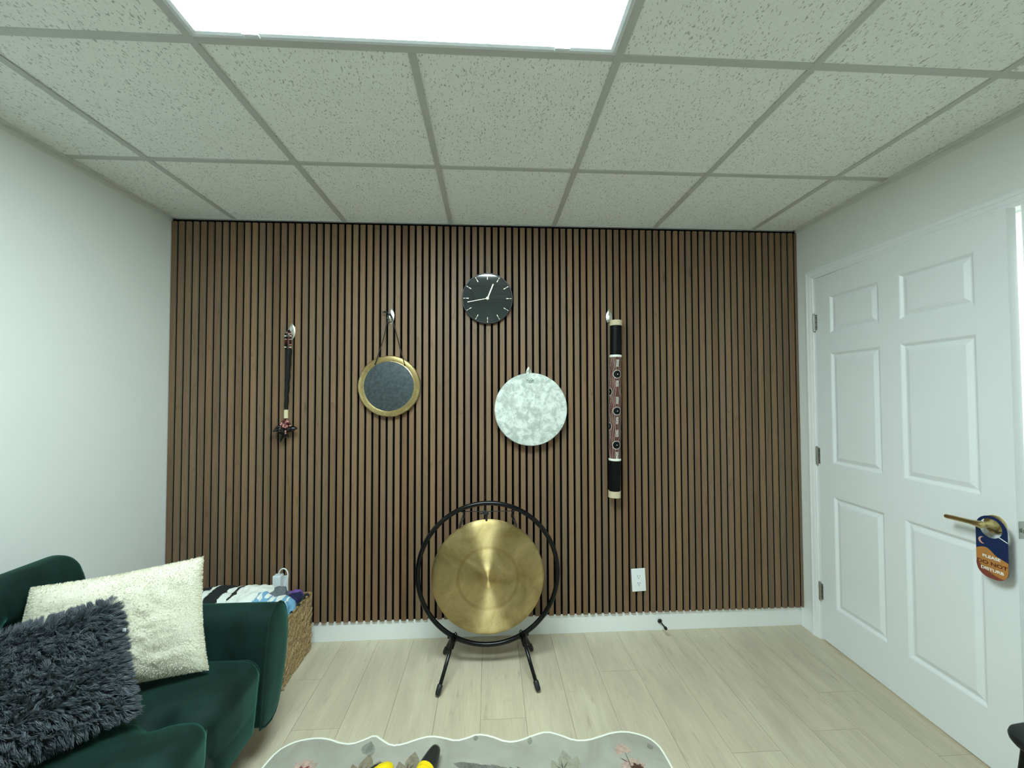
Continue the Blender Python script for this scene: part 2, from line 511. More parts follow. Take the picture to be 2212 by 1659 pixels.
jb.box((RX+.0005, OY0, 0), (RX+.12, OY0+.0115, OZ+.0115)); jb.box((RX+.0005, OY1-.0115, 0), (RX+.12, OY1, OZ+.0115)); jb.box((RX+.0005, OY1, OZ), (RX+.12, OY0, OZ+.0115))
jb.box((RX+.040, OY0-.010, 0), (RX+.072, OY0, OZ)); jb.box((RX+.040, OY1, 0), (RX+.072, OY1+.010, OZ)); jb.box((RX+.040, OY1, OZ-.010), (RX+.072, OY0, OZ))
struct(jb.build('trim_2', M_white))

# hallway beyond the door
hx0, hx1, hy0, hy1 = RX+.12, RX+1.35, -2.2, .9
hf = MB().box((hx0-.02, hy0, -.05), (hx1, hy1, -.001)); struct(hf.build('floor', M_floor))
hw = MB().box((hx1, hy0, 0), (hx1+.05, hy1, 2.6)).box((hx0, hy1, 0), (hx1, hy1+.05, 2.6)).box((hx0, hy0-.05, 0), (hx1, hy0, 2.6))
hw.box((hx0, BY+.1, 0), (hx0+.01, hy1, 2.6))
struct(hw.build('wall_hallway', M_wall))
hc = MB().box((hx0, hy0, 2.5), (hx1, hy1, 2.55)); struct(hc.build('ceiling', M_wall))
hl = thing('ceiling_light', 'bright hallway ceiling light beyond the ajar white door', 'ceiling light', (hx0+.5, -.35, 2.49))
MB().box((hx0+.2, -.65, 2.485), (hx0+.8, -.05, 2.498)).build('housing', M_white, hl)
MB().box((hx0+.22, -.63, 2.478), (hx0+.78, -.07, 2.486)).build('diffuser', emit('hallway_diffuser', (.9, 1., .93), HALL_STRENGTH), hl)

# ceiling: tiles, grid, wall angle
GX0, GY0, G = .3014, -.5782, .6096
FXL, FXR, FYB, FYF = GX0+G, GX0+3*G, GY0-G, GY0-2*G       # light opening
ct = MB()
xs = [LX]+[GX0+G*k for k in range(0, 6)]+[RX]; ys = [BY, GY0]+[GY0-G*k for k in range(1, 6)]+[FY]
for i in range(len(xs)-1):
    for j in range(len(ys)-1):
        x0, x1 = xs[i], xs[i+1]; y1, y0 = ys[j], ys[j+1]
        if y0 >= y1: continue
        if x0 >= FXL-.01 and x1 <= FXR+.01 and abs(y1-FYB) < .01: continue
        random.seed(i*31+j*7); dz = random.uniform(-.0008, .0012)
        ct.box((x0+.001, y0+.001, CZ+.004+dz), (x1-.001, y1-.001, CZ+.019+dz), 0)
ct.box((LX, FY, CZ+.10), (RX, BY, CZ+.12), 1)
ceiling = struct(ct.build('ceiling', [M_tile, M_dark]))
cg = MB(); hw2 = .012
def tbar(x0, y0, x1, y1, dz=0):
    cg.box((x0, y0, CZ-.0008-dz), (x1, y1, CZ+.0035-dz), 0)
    # upstanding web above the flange
for k in range(0, 6):
    x = GX0+G*k
    if k == 2:
        tbar(x-hw2, FYB+hw2+.0005, x+hw2, BY-.001); tbar(x-hw2, FY, x+hw2, FYF-hw2)
    else: tbar(x-hw2, FY, x+hw2, BY-.001)
for j in range(0, 6):
    y = GY0-G*j
    if y < FY: continue
    tbar(LX+.001, y-hw2, RX-.001, y+hw2, -.0004)
cg.build('ceiling_grid', M_grid, ceiling)
wa = MB()   # wall angle: horizontal leg under the tiles and a vertical leg on the wall
wa.box((LX, FY, CZ-.0015), (LX+.022, BY, CZ+.003)); wa.box((LX, FY, CZ-.0015), (LX+.0012, BY, CZ+.022))
wa.box((RX-.022, FY, CZ-.0015), (RX, BY, CZ+.003)); wa.box((LX, BY-.016, CZ-.0015), (RX, BY-.0005, CZ+.003))
wa.box((LX, FY, CZ-.021), (LX+.0016, BY-.023, CZ-.0015)); wa.box((RX-.0016, FY, CZ-.021), (RX, BY-.023, CZ-.0015))
wa.box((LX, FY, CZ-.0015), (RX, FY+.022, CZ+.003))
wa.build('wall_angle', plain('wall_angle_enamel', (.70, .71, .69), .45), ceiling)

# recessed light
lf = thing('ceiling_light', 'large rectangular recessed ceiling light panel set between the fissured tiles', 'ceiling light', ((FXL+FXR)/2, (FYB+FYF)/2, CZ))
ax0, ax1, ay0, ay1 = FXL+hw2+.001, FXR-hw2-.001, FYF+hw2+.001, FYB-hw2-.001
t = .020
def ringbox(mb_, x0, x1, y0, y1, t, z0, z1):
    mb_.box((x0, y0, z0), (x1, y0+t, z1)); mb_.box((x0, y1-t, z0), (x1, y1, z1))
    mb_.box((x0, y0+t, z0), (x0+t, y1-t, z1)); mb_.box((x1-t, y0+t, z0), (x1, y1-t, z1))
fr = MB()
ro = [(ax0, ay0), (ax1, ay0), (ax1, ay1), (ax0, ay1)]
def inset(k): return [(ax0+k, ay0+k), (ax1-k, ay0+k), (ax1-k, ay1-k), (ax0+k, ay1-k)]
loops = [(0, .003), (0, -.0028), (.003, -.0034), (.0085, -.0026), (.0095, -.0031), (.0185, -.0012), (.020, .0015), (.020, .013), (0, .013)]
for (k0, z0), (k1, z1) in zip(loops[:-1], loops[1:]):
    A_, B_ = inset(k0), inset(k1)
    for q in range(4):
        q2 = (q+1) % 4
        fr.add([(*A_[q], CZ+z0), (*A_[q2], CZ+z0), (*B_[q2], CZ+z1), (*B_[q], CZ+z1)], [(0, 1, 2, 3)])
M_frame = plain('fixture_enamel', (.66, .70, .72), .35)
fr.build('frame', M_frame, lf)
lens = MB().box((ax0+t-.001, ay0+t-.001, CZ+.0004), (ax1-t+.001, ay1-t+.001, CZ+.005)).build('diffuser', emit('lamp_diffuser', LIGHT_COLOR, LAMP_STRENGTH), lf)
MB().box((ax0-.005, ay0-.005, CZ+.014), (ax1+.005, ay1+.005, CZ+.09)).build('housing', M_frame, lf)
for xc in (1.088, 1.957):
    l = MB(); y = ay1-.012
    l.box((xc-.022, y-.007, CZ-.0052), (xc+.022, y-.0045, CZ-.0022)); l.box((xc-.022, y-.0045, CZ-.0052), (xc-.019, y+.005, CZ-.0022)); l.box((xc+.019, y-.0045, CZ-.0052), (xc+.022, y+.005, CZ-.0022))
    l.build('latch', M_plastic, lf)

# ------------------------------------------------------------------ door (leaf ajar by about three degrees)
DA = math.atan2(.040, .885)
HP = Vector((3.612, -.137, 0))
# leaf frame: local x = along leaf from hinge, local y = out into the room, local z up
DR = Matrix(((-sin(DA), -cos(DA), 0, HP.x), (-cos(DA), sin(DA), 0, HP.y), (0, 0, 1, 0), (0, 0, 0, 1)))
def dthing(name, label, cat):
    o = bpy.data.objects.new(name, None); COL.objects.link(o); o.matrix_world = DR.copy(); o.empty_display_size = .05
    return tag(o, label, cat)
door = bpy.data.objects.new('door_1', None); COL.objects.link(door); door.matrix_world = DR.copy(); door['kind'] = 'structure'
DW, DZ0, DZ1, DT = .893, .013, 2.040, .035
def door_leaf():
    b = MB()
    S = [0, .100, .394, .494, .790, DW]; Z = [DZ0, .222, .824, 1.003, 1.607, 1.714, 1.920, DZ1]
    for i in range(5):
        for j in range(7):
            s0, s1, z0, z1 = S[i], S[i+1], Z[j], Z[j+1]
            if i in (1, 3) and j in (1, 3, 5):
                lev = [(0, 0), (.004, -.0015), (.013, -.0085), (.0155, -.0092), (.019, -.0088), (.036, -.0022), (.038, -.0018)]
                R = []
                for ins, d in lev: R.append([(s0+ins, d, z0+ins), (s1-ins, d, z0+ins), (s1-ins, d, z1-ins), (s0+ins, d, z1-ins)])
                for a, c in zip(R[:-1], R[1:]):
                    for k in range(4):
                        l = (k+1) % 4; b.add([a[k], a[l], c[l], c[k]], [(0, 1, 2, 3)])
                b.add(R[-1], [(0, 1, 2, 3)])
            else: b.add([(s0, 0, z0), (s1, 0, z0), (s1, 0, z1), (s0, 0, z1)], [(0, 1, 2, 3)])
    b.add([(0, -DT, DZ0), (DW, -DT, DZ0), (DW, -DT, DZ1), (0, -DT, DZ1)], [(3, 2, 1, 0)])
    for k, l in (((0, 0), (DW, 0)),):
        pass
    b.add([(0, 0, DZ0), (0, -DT, DZ0), (0, -DT, DZ1), (0, 0, DZ1)], [(0, 1, 2, 3)]); b.add([(DW, 0, DZ0), (DW, -DT, DZ0), (DW, -DT, DZ1), (DW, 0, DZ1)], [(3, 2, 1, 0)])
    b.add([(0, 0, DZ1), (0, -DT, DZ1), (DW, -DT, DZ1), (DW, 0, DZ1)], [(0, 1, 2, 3)]); b.add([(0, 0, DZ0), (0, -DT, DZ0), (DW, -DT, DZ0), (DW, 0, DZ0)], [(3, 2, 1, 0)])
    return b
door_leaf().build('door_leaf', M_door, door, local=True, weld=True)
# hinges
for zc in (1.790, 1.032, .272):
    h = MB(); h.tube([(-.006, .0055, zc-.047), (-.006, .0055, zc+.047)], .0060, 14)
    h.box((.0, .0002, zc-.044), (.012, .0016, zc+.044)); h.ell((-.006, .0055, zc-.049), (.0058, .0058, .005)); h.ell((-.006, .0055, zc+.049), (.0058, .0058, .004))
    ho = h.build('hinge', M_steel, door, local=True)
    q = MB()
    for dz in (-.026, .0, .026): q.ell((.006, .0018, zc+dz), (.0032, .0012, .0032), su=10, sv=6)
    q.build('screw', M_dark, ho, local=True)
# lever set
hd = bpy.data.objects.new('door_handle', None); COL.objects.link(hd); hd.parent = door
rs = MB()
rs.v = []; 
def dl(prof_, c, mb_, seg=40):   # lathe around local y at (s, z)
    vv = []
    for r, h in prof_:
        for k in range(seg):
            a = 2*pi*k/seg; vv.append((c[0]+r*cos(a), h, c[1]+r*sin(a)))
    ff = [(i*seg+k, i*seg+(k+1) % seg, (i+1)*seg+(k+1) % seg, (i+1)*seg+k) for i in range(len(prof_)-1) for k in range(seg)]
    ff.append(tuple((len(prof_)-1)*seg+k for k in range(seg)))
    mb_.add(vv, ff, 0, True)
RC = (.832, .908)
dl([(.0335, 0), (.0335, .004), (.032, .007), (.026, .0095), (.018, .0105)], RC, rs); rs.build('rose', M_handle_brass, hd, local=True)
nk = MB(); dl([(.018, .0105), (.014, .016), (.0105, .024), (.0105, .046), (.0125, .052), (.0125, .060), (.009, .0635)], RC, nk); nk.build('neck', M_handle_brass, hd, local=True)
lv = MB(); lv.tube([(.842, .0555, .909), (.835, .0560, .909), (.822, .0565, .9085), (.80, .0570, .908), (.755, .0570, .9065), (.722, .0570, .905), (.716, .0570, .905)], [.0105, .0125, .0115, .0088, .0088, .0088, .0075], 18); lv.build('lever', M_handle_brass, hd, local=True)
lt = MB().box((DW, -.030, .878), (DW+.0012, -.006, .938), bev=.0004); lo = lt.build('latch_plate', M_steel, door, local=True)
MB().box((DW+.001, -.024, .899), (DW+.010, -.012, .916), bev=.002).build('latch_bolt', M_nickel, lo, local=True)

# door hanger tag
M_navy = plain('hanger_navy', (.006, .022, .085), .35, var=.05)
M_orange = plain('hanger_orange', (.46, .20, .055), .35, var=.05)
M_maroon = plain('hanger_maroon', (.22, .055, .035), .35, var=.05)
M_peach = plain('hanger_peach', (.62, .34, .24), .4)
M_brown = plain('hanger_brown_ink', (.10, .025, .015), .5)
M_ink = plain('hanger_white_ink', (.85, .85, .82), .4)
tg_root = dthing('door_hanger', 'navy and orange do not disturb hanger on the brass door lever', 'door hanger')
tg_root.rotation_euler = (tg_root.rotation_euler[0], tg_root.rotation_euler[1], tg_root.rotation_euler[2])
TS0, TS1, TZ0, TZ1 = .802, .898, .722, .944; TO = .040
def hang_outline(n=14):
    r = (TS1-TS0)/2; cx_ = (TS0+TS1)/2; pts = []
    for i in range(n+1):
        a = pi*i/n; pts.append((cx_+r*cos(a), TZ1-r+r*sin(a)))
    rb = .040
    for i in range(n//2+1):
        a = pi+pi/2*i/(n//2); pts.append((TS0+rb+rb*cos(a), TZ0+rb+rb*sin(a)))
    for i in range(n//2+1):
        a = 1.5*pi+pi/2*i/(n//2); pts.append((TS1-rb+rb*cos(a), TZ0+rb+rb*sin(a)))
    return pts
def filled(outer, holes, y, thick):
    bm = bmesh.new(); es = []
    for loop in [outer]+holes:
        vv = [bm.verts.new((a, y, b)) for a, b in loop]
        for i in range(len(vv)): es.append(bm.edges.new((vv[i], vv[(i+1) % len(vv)])))
    bmesh.ops.triangle_fill(bm, use_beauty=True, use_dissolve=False, edges=es)
    if thick:
        rr = bmesh.ops.extrude_face_region(bm, geom=bm.faces[:])
        for q in rr['geom']:
            if isinstance(q, bmesh.types.BMVert): q.co.y -= thick
    return bm
HC, HR = (.8485, .9000), .0345
hole = [(HC[0]+HR*cos(-2*pi*i/36), HC[1]+HR*sin(-2*pi*i/36)) for i in range(36)]
MB().bm(filled(hang_outline(), [hole], TO, .0012)).build('card', M_navy, tg_root, local=True)
ol = hang_outline()
def hill(u): return .815+.016*sin((u-.02)*pi*1.05)*1.0-.018*u
def below(curve, y, name, mat):
    # part of the outline under a curve z(u)
    r = []; cx_ = (TS0+TS1)/2
    us = [i/24 for i in range(25)]
    top = [(TS0+(TS1-TS0)*u, curve(u)) for u in us]
    bot = []
    rb = .040
    for u in us[::-1]:
        s = TS0+(TS1-TS0)*u
        d = min(s-TS0, TS1-s)
        z = TZ0 if d >= rb else TZ0+rb-sqrt(max(0, rb*rb-(rb-d)**2))
        bot.append((s, z))
    top2 = []; bot2 = bot[::-1]
    q = MB()
    for i in range(24):
        a, b = top[i], top[i+1]; c, d = bot2[i+1], bot2[i]
        if a[1] <= d[1] and b[1] <= c[1]: continue
        a = (a[0], max(a[1], d[1])); b = (b[0], max(b[1], c[1]))
        q.add([(a[0], y, a[1]), (b[0], y, b[1]), (c[0], y, c[1]), (d[0], y, d[1])], [(0, 1, 2, 3)])
    return q.build(name, mat, tg_root, local=True, weld=True)
below(lambda u: .816+.012*sin(pi*min(1, u*1.6))-.028*max(0, u-.35)*1.2, TO+.0003, 'printed_hill', M_orange)
below(lambda u: .772-.040*u-.012*sin(pi*u), TO+.0006, 'printed_slope', M_maroon)
# crescent
cr = []; c0 = (.8225, .850)
for i in range(17):
    a = radians(70+220*i/16); cr.append((c0[0]+.0125*cos(a), c0[1]+.0125*sin(a)))
for i in range(15):
    a = radians(290-220*(i+1)/16); cr.append((c0[0]+.0045+.0098*cos(a), c0[1]+.001+.0108*sin(a)))
MB().bm(filled(cr, [], TO+.0004, 0)).build('printed_moon', M_peach, tg_root, local=True)
sl = MB(); sl.add([(.8715, TO+.0005, .8745), (.8985, TO+.0005, .8625), (.8985, TO+.0005, .8655), (.8735, TO+.0005, .8775)], [(0, 1, 2, 3)]); sl.build('slit', M_ink, tg_root, local=True)
def text_mesh(txt, size, s, z, y, mat, name, xs_=1.25):
    cu = bpy.data.curves.new(name, 'FONT'); cu.body = txt; cu.size = size; cu.align_x = 'CENTER'; cu.offset = .0004
    to = bpy.data.objects.new(name, cu); COL.objects.link(to)
    bpy.context.view_layer.update()
    me = bpy.data.meshes.new_from_object(to.evaluated_get(bpy.context.evaluated_depsgraph_get()))
    bpy.data.objects.remove(to)
    for v in me.vertices:
        x, yy = v.co.x, v.co.y
        v.co = (s+x*xs_, y, z+yy)
    me.materials.clear(); me.materials.append(mat)
    o = bpy.data.objects.new(name, me); COL.objects.link(o); o.parent = tg_root; return o
text_mesh('PLEASE', .0140, .849, .7915, TO+.0010, M_ink, 'lettering', 1.25)
text_mesh('DO NOT', .0176, .850, .7680, TO+.0010, M_brown, 'lettering', 1.28)
text_mesh('DISTURB', .0140, .850, .7480, TO+.0010, M_ink, 'lettering', 1.25)

# ------------------------------------------------------------------ wall clock
M_glassblack = plain('gloss_black_dial', (.018, .024, .026), .05, var=.1, coat=1., bmp=.03, bscale=8)
M_blackcase = plain('black_clock_case', (.012, .014, .018), .35)
M_gold = plain('pale_gold', (.72, .68, .52), .35, .5)
ck = thing('wall_clock', 'round black wall clock with pale gold hands and baton markers', 'clock', (1.735, -.004, 1.937), (radians(3.0), 0, 0))
CR = .1455
MB().lathe([(0.001, 0), (CR-.004, 0), (CR, .004), (CR, .028), (CR-.002, .031), (CR-.005, .031), (CR-.0065, .0285)], seg=96).build('case', M_blackcase, ck, local=True)
MB().prism([((CR-.0062)*cos(2*pi*i/96), (CR-.0062)*sin(2*pi*i/96)) for i in range(96)], lambda a, b, h: (a, -.0222-h, b), .004).build('dial', M_glassblack, ck, local=True)
for k in range(12):
    a = pi/2-2*pi*k/12; u = (cos(a), sin(a)); n_ = (-u[1], u[0])
    mk = MB(); r0, r1 = .108, .136; yy = -.0275
    pts = []
    ww = [(r0-.001, .0008), (r0+.002, .0019), (r0+.008, .0018), (r0+.015, .0005), (r1-.007, .0004), (r1-.004, .0015), (r1, .0017), (r1+.002, .0006)]
    up = [(u[0]*r+n_[0]*h, u[1]*r+n_[1]*h) for r, h in ww]; dn = [(u[0]*r-n_[0]*h, u[1]*r-n_[1]*h) for r, h in ww][::-1]
    mk.prism(up+dn, lambda p_, q_, h: (p_, yy+.001-h, q_), .0014); mk.build('hour_marker', M_gold, ck, local=True)
def hand(name, ang, L, w0, w1, y):
    a = radians(90-ang); u = (cos(a), sin(a)); n_ = (-u[1], u[0])
    P = [(u[0]*r+n_[0]*h, u[1]*r+n_[1]*h) for r, h in ((0, w0), (L, w1), (L, -w1), (0, -w0))]
    MB().prism(P, lambda p_, q_, h: (p_, y-h, q_), .0012).build(name, M_gold, ck, local=True)
hand('hour_hand', 22, .088, .0030, .0030, -.0290); hand('minute_hand', 259, .116, .0013, .0020, -.0310)
MB().lathe([(.0001, .034), (.0045, .034), (.0085, .033), (.009, .0285), (.0001, .0285)], seg=24).build('centre_cap', M_gold, ck, local=True)

# ------------------------------------------------------------------ hooks
def hook(x, z, label, h=.094, w_=.034, tilt=0.):
    r = thing('wall_hook', label, 'hook', (x, -.0005, z), (0, tilt, 0), 'silver oval hooks on the slat wall')
    b = MB()   # leaf-shaped back plate, pointed at both ends
    n = 16; vv = []; ff = []
    for i in range(n+1):
        t = -1+2*i/n; hw_ = w_*(1-abs(t)**2.2)**.8*.5+.0006
        for k in range(9):
            s = -1+2*k/8
            vv.append((s*hw_, -.0045*(1-s*s)*(1-t**4)-.0008, t*h/2))
    for i in range(n):
        for k in range(8): ff.append((i*9+k, i*9+k+1, (i+1)*9+k+1, (i+1)*9+k))
    b.add(vv, ff, 0, True)
    # flat rear side
    vv2 = [(a, 0, c) for a, b_, c in vv]; b.add(vv2, [tuple(reversed(f)) for f in ff], 0, False)
    b.build('back_plate', M_nickel, r, local=True)
    # front prong: leaves the plate near the bottom, curves out and up
    p = MB(); pts = []; rr = []
    for i in range(15):
        t = i/14; a = -pi/2+pi*t*.62
        pts.append((-.003-.004*t, -.004-.022*sin(pi*.5*min(1, t*1.4)), -h*.40+h*.52*t**1.7)); rr.append(.0035+.0085*sin(pi*min(1., .12+.8*t))**1.)
    rr[-1] = .002; p.tube(pts, rr, 14, flat=.35)
    p.build('prong', M_nickel, r, local=True)
    return r
hook(.632, 1.742, 'silver oval wall hook holding the beaded rattle')
hook(1.184, 1.834, 'silver oval wall hook holding the small gong by its cord')
hook(1.974, 1.500, 'silver wall hook peeking over the mottled frame drum', h=.09)
hook(2.452, 1.838, 'silver oval wall hook beside the top of the rainstick')

# ------------------------------------------------------------------ small hanging gong
g2 = thing('hanging_gong', 'small wall-hung gong with brass rim and dark grey centre', 'gong', (1.180, -.030, 1.433), (radians(-1.2), 0, 0))
GR = .173
MB().lathe([(.139, .0022), (.142, .001), (.146, .002), (.158, .002), (GR-.004, .001), (GR, -.003), (GR+.001, -.012), (GR-.002, -.022), (GR-.004, -.022), (GR-.003, -.012), (.16, -.001), (.139, -.001)], seg=96).build('rim', M_chau, g2, local=True)
MB().lathe([(.0005, .0065), (.03, .006), (.08, .0045), (.12, .003), (.1392, .0018), (.1392, 0), (.0005, 0)], seg=96).build('face', M_patina, g2, local=True)
co = MB()
L = Vector((-.077, -.004, .124)); Rr = Vector((.088, -.004, .119)); top = Vector((.006, -.004, .394))
co.tube([L+Vector((0, .01, 0)), L, L.lerp(top, .5)+Vector((.002, -.004, 0)), top+Vector((-.012, -.006, -.012)), top+Vector((-.012, -.004, .012)), top+Vector((0, -.004, .016)), top+Vector((.010, -.006, -.004)), top.lerp(Rr, .5)+Vector((.003, -.004, 0)), Rr, Rr+Vector((0, .01, 0))], .0026, 8)
for e in (L, Rr): co.ell(e+Vector((0, -.003, 0)), (.0045, .004, .0045))
co.build('cord', M_blackcord, g2, local=True)
kn = MB(); K = Vector((-.026, -.008, .420)); kn.ell(K, (.007, .006, .006)); kn.ell(K+Vector((.008, 0, -.002)), (.005, .004, .004))
kn.tube([K+Vector((.006, 0, -.002)), K+Vector((.016, -.002, -.004)), top+Vector((-.004, -.008, .008)), top+Vector((.008, -.010, -.006))], .0034, 8)
kn.tube([K, K+Vector((-.010, -.002, -.008)), K+Vector((-.012, -.002, .004))], .0022, 6)
kn.build('knot', M_blackcord, g2, local=True)

# ------------------------------------------------------------------ frame drum
fd = thing('frame_drum', 'round frame drum with mottled white and grey skin', 'drum', (1.980, -.004, 1.300), (radians(1.5), 0, 0))
FR = .2065
M_hoop = plain('pale_drum_hoop', (.50, .43, .32), .5, var=.08)
MB().lathe([(FR-.001, .058), (FR-.0005, .05), (FR-.001, .001), (FR-.009, .001), (FR-.009, .057)], seg=96).build('hoop', M_hoop, fd, local=True)
MB().lathe([(.0005, .0605), (FR-.008, .0605), (FR-.003, .0598), (FR, .0565), (FR+.0005, .046), (FR-.0005, .046), (FR-.002, .057), (.0005, .0585)], seg=96).build('drum_skin', M_marble, fd, local=True)
lg = MB(); Z0 = .164; X0 = -.004
def LP(x, z): return (X0+x, -.0612, Z0+z)
crown = [(-.0215, .006), (-.0165, .002), (-.0135, .0035), (-.008, .012), (-.006, .0085), (0, .0065), (.006, .0085), (.0085, .0115), (.0135, .0035), (.0175, .002), (.0215, .006), (.0185, -.005), (.0135, -.0135), (.0105, -.0115), (.0, -.0135), (-.0105, -.0115), (-.0135, -.0135), (-.0185, -.005)]
def stroke(pts, r=.0007): lg.tube([LP(a, b) for a, b in pts], r, 5)
stroke(crown+[crown[0]], .0010)
stroke([(-.012, -.0095), (0, -.0115), (.012, -.0095)], .0006)
bar = []
lg.add([LP(a, b) for a, b in ((-.010, -.0055), (-.009, -.001), (-.005, .0005), (-.002, -.002), (.003, .0005), (.008, .0), (.014, .0005), (.013, -.0055))], [tuple(range(8))])
stroke([(-.013, .001), (-.010, -.003)], .0009); stroke([(.013, .001), (.0145, -.004)], .0010)
lg.build('printed_crown_emblem', plain('emblem_ink', (.075, .12, .10), .6), fd, local=True)

# ------------------------------------------------------------------ rainstick
M_rs = plain('rainstick_black', (.002, .0024, .003), .5, var=.1, spec=.16)
M_band = plain('beige_end_band', (.60, .50, .34), .6, var=.08, vscale=120)
M_maroonp = plain('maroon_paint', (.075, .022, .016), .6, var=.25, vscale=120)
M_pw = plain('white_dot_paint', (.78, .80, .74), .5); M_pp = plain('rose_dot_paint', (.42, .20, .17), .5); M_pb = plain('tan_dot_paint', (.40, .31, .22), .5)
RS0, RS1 = Vector((2.460, -.046, .795)), Vector((2.478, -.046, 1.810))
rk = thing('rainstick', 'long black rainstick with dotted maroon and white middle section', 'rainstick', tuple(RS0))
RR = .0335; LEN = (RS1-RS0).length
def along(t): return RS0.lerp(RS1, t)
def seg(name, t0, t1, r, mat, ripple=0.):
    n = 10; b = MB(); b.tube([along(t0+(t1-t0)*i/n) for i in range(n+1)], [r*(1+ripple*sin(i*2.1)) for i in range(n+1)], 40); return b.build(name, mat, rk)
seg('bottom_band', 0.0, .036, RR+.0018, M_band, .012); seg('top_band', .970, 1.0, RR+.0018, M_band, .012)
seg('black_tube', .030, .975, RR-.0012, M_rs)
T0, T1 = .212, .796
pz = MB(); pz.tube([along(T0+(T1-T0)*i/20) for i in range(21)], RR, 40)
painted = pz.build('painted_section', M_maroonp, rk)
for tt in (T0, T1):
    b = MB(); b.tube([along(tt+(-.0065+.013*i/6)) for i in range(7)], [RR, RR+.0015, RR+.0018, RR+.002, RR+.0018, RR+.0015, RR], 40); b.build('white_ring', M_pw, rk)
dots = MB()
def on_tube(ph, z, lift=.0004):
    """ph angle, 0 facing the camera side; z height above RS0"""
    c = RS0.lerp(RS1, z/LEN); r = RR+lift
    return Vector((c.x+r*sin(ph), c.y-r*cos(ph), c.z)), Vector((sin(ph), -cos(ph), 0))
def dot(ph, z, rad, mi, ry=None):
    p0, n = on_tube(ph, z); t_ = Vector((cos(ph), sin(ph), 0)); ry = ry or rad
    vv = [p0+n*.0007]+[p0+t_*rad*cos(2*pi*k/8)+Vector((0, 0, ry*sin(2*pi*k/8))) for k in range(8)]
    dots.add(vv, [(0, 1+k, 1+(k+1) % 8) for k in range(8)], mi, True)
def disc(ph, z, rad, mi, lift=.0006):
    n = 24; rr_ = 6; vv = [on_tube(ph, z, lift)[0]]
    for q in range(1, rr_+1):
        for k in range(n):
            a = 2*pi*k/n; vv.append(on_tube(ph+rad*q/rr_*cos(a)/RR, z+rad*q/rr_*.98*sin(a), lift)[0])
    dots.add(vv, [(0, 1+k, 1+(k+1) % n) for k in range(n)]+[(1+(q-1)*n+k, 1+q*n+k, 1+q*n+(k+1) % n, 1+(q-1)*n+(k+1) % n) for q in range(1, rr_) for k in range(n)], mi, True)
zb = RS0.z; circ = [(1.498-zb, 0), (1.288-zb, .02), (1.095-zb, -.02), (1.398-zb, 1.35), (1.398-zb, -1.55), (1.19-zb, 1.5), (1.20-zb, -1.6)]
random.seed(3)
z = T0*LEN+.008
rows = 0
def inside(ph, z, m=1.0):
    for cz, cp in circ:
        d = sqrt(((ph-cp)*RR)**2+(z-cz)**2)
        if d < .0245*m: return True
    return False
mids = [1.560-zb, 1.445-zb, 1.350-zb, 1.235-zb, 1.160-zb, 1.035-zb]
while z < T1*LEN-.006:
    cw = min(abs(z-cz) for cz, cp in circ[:3])
    for c in (-5, -4, -3, -2, -1, 1, 2, 3, 4, 5):
        base = c*.30*(1+.35*math.exp(-(cw/.028)**2))+.10*sin(z*55+c)
        if abs(base) > 2.2 or inside(base, z, .98): continue
        mi = (1, 2, 1, 0, 1)[abs(c)-1] if (rows % 5) else 2
        dot(base, z, .0019, mi, .0021)
    if any(abs(z-q) < .020 for q in mids):
        for c in (-.12, .06, .2): dot(c+random.uniform(-.04, .04), z, .0024, 0, .0017)
    z += .0052; rows += 1
for cz, cp in circ:
    disc(cp, cz, .0205, 3)
    for k in range(18):
        a = 2*pi*k/18; dot(cp+.0228*cos(a)/RR, cz+.0228*sin(a), .0024, 0)
    dot(cp+.06, cz, .0032, 0)
dots.build('painted_dots', [M_pw, M_pp, M_pb, M_rs], painted, fix=False)

# ------------------------------------------------------------------ beaded seed-pod rattle
M_leather = plain('dark_wrapped_handle', (.009, .0095, .009), .6, spec=.2, var=.3, vscale=80, bmp=.5, bscale=120)
M_wrap = plain('cream_binding', (.66, .58, .36), .6, bmp=.3, bscale=300)
M_bead = [plain('dark_red_bead', (.085, .012, .014), .2), plain('rose_bead', (.55, .25, .22), .2), plain('black_bead', (.01, .01, .012), .2), plain('white_bead', (.75, .70, .62), .25)]
M_pod = plain('glossy_black_pod', (.0025, .0025, .003), .2, spec=.5)
rt = thing('seed_pod_rattle', 'dark stick rattle with beaded loop and glossy black seed pods', 'rattle', (.620, -.030, 1.47))
hb = MB(); n = 16; hb.tube([(.628+(-.010)*(i/n)**1.+.0012*sin(i*2), -.030, 1.640-.338*i/n) for i in range(n+1)], [(.0165-.0065*i/n)*(1+.06*sin(i*1.9)) for i in range(n+1)], 18); hb.build('handle', M_leather, rt)
MB().tube([(.6185, -.030, 1.303), (.618, -.030, 1.28), (.6185, -.030, 1.256)], [.0105, .0112, .0110], 18).build('binding', M_wrap, rt)
for s in (-1, 1):
    bd = MB(); random.seed(20+s)
    x0 = .614 if s < 0 else .637
    for i in range(17):
        t_ = i/16; z_ = 1.644+.100*t_
        x_ = x0+(.630-x0)*max(0, (t_-.75)/.25)**1.5+(.002*s if i % 2 else 0)
        mi = 3 if i in (1, 11) else random.choice((0, 0, 2, 2, 1) if s > 0 else (2, 2, 0, 2, 1))
        bd.ell((x_, -.034, z_), (.0068, .0065, .0038), su=10, sv=6, mi=mi)
    bd.build('beaded_loop', M_bead, rt)
random.seed(9)
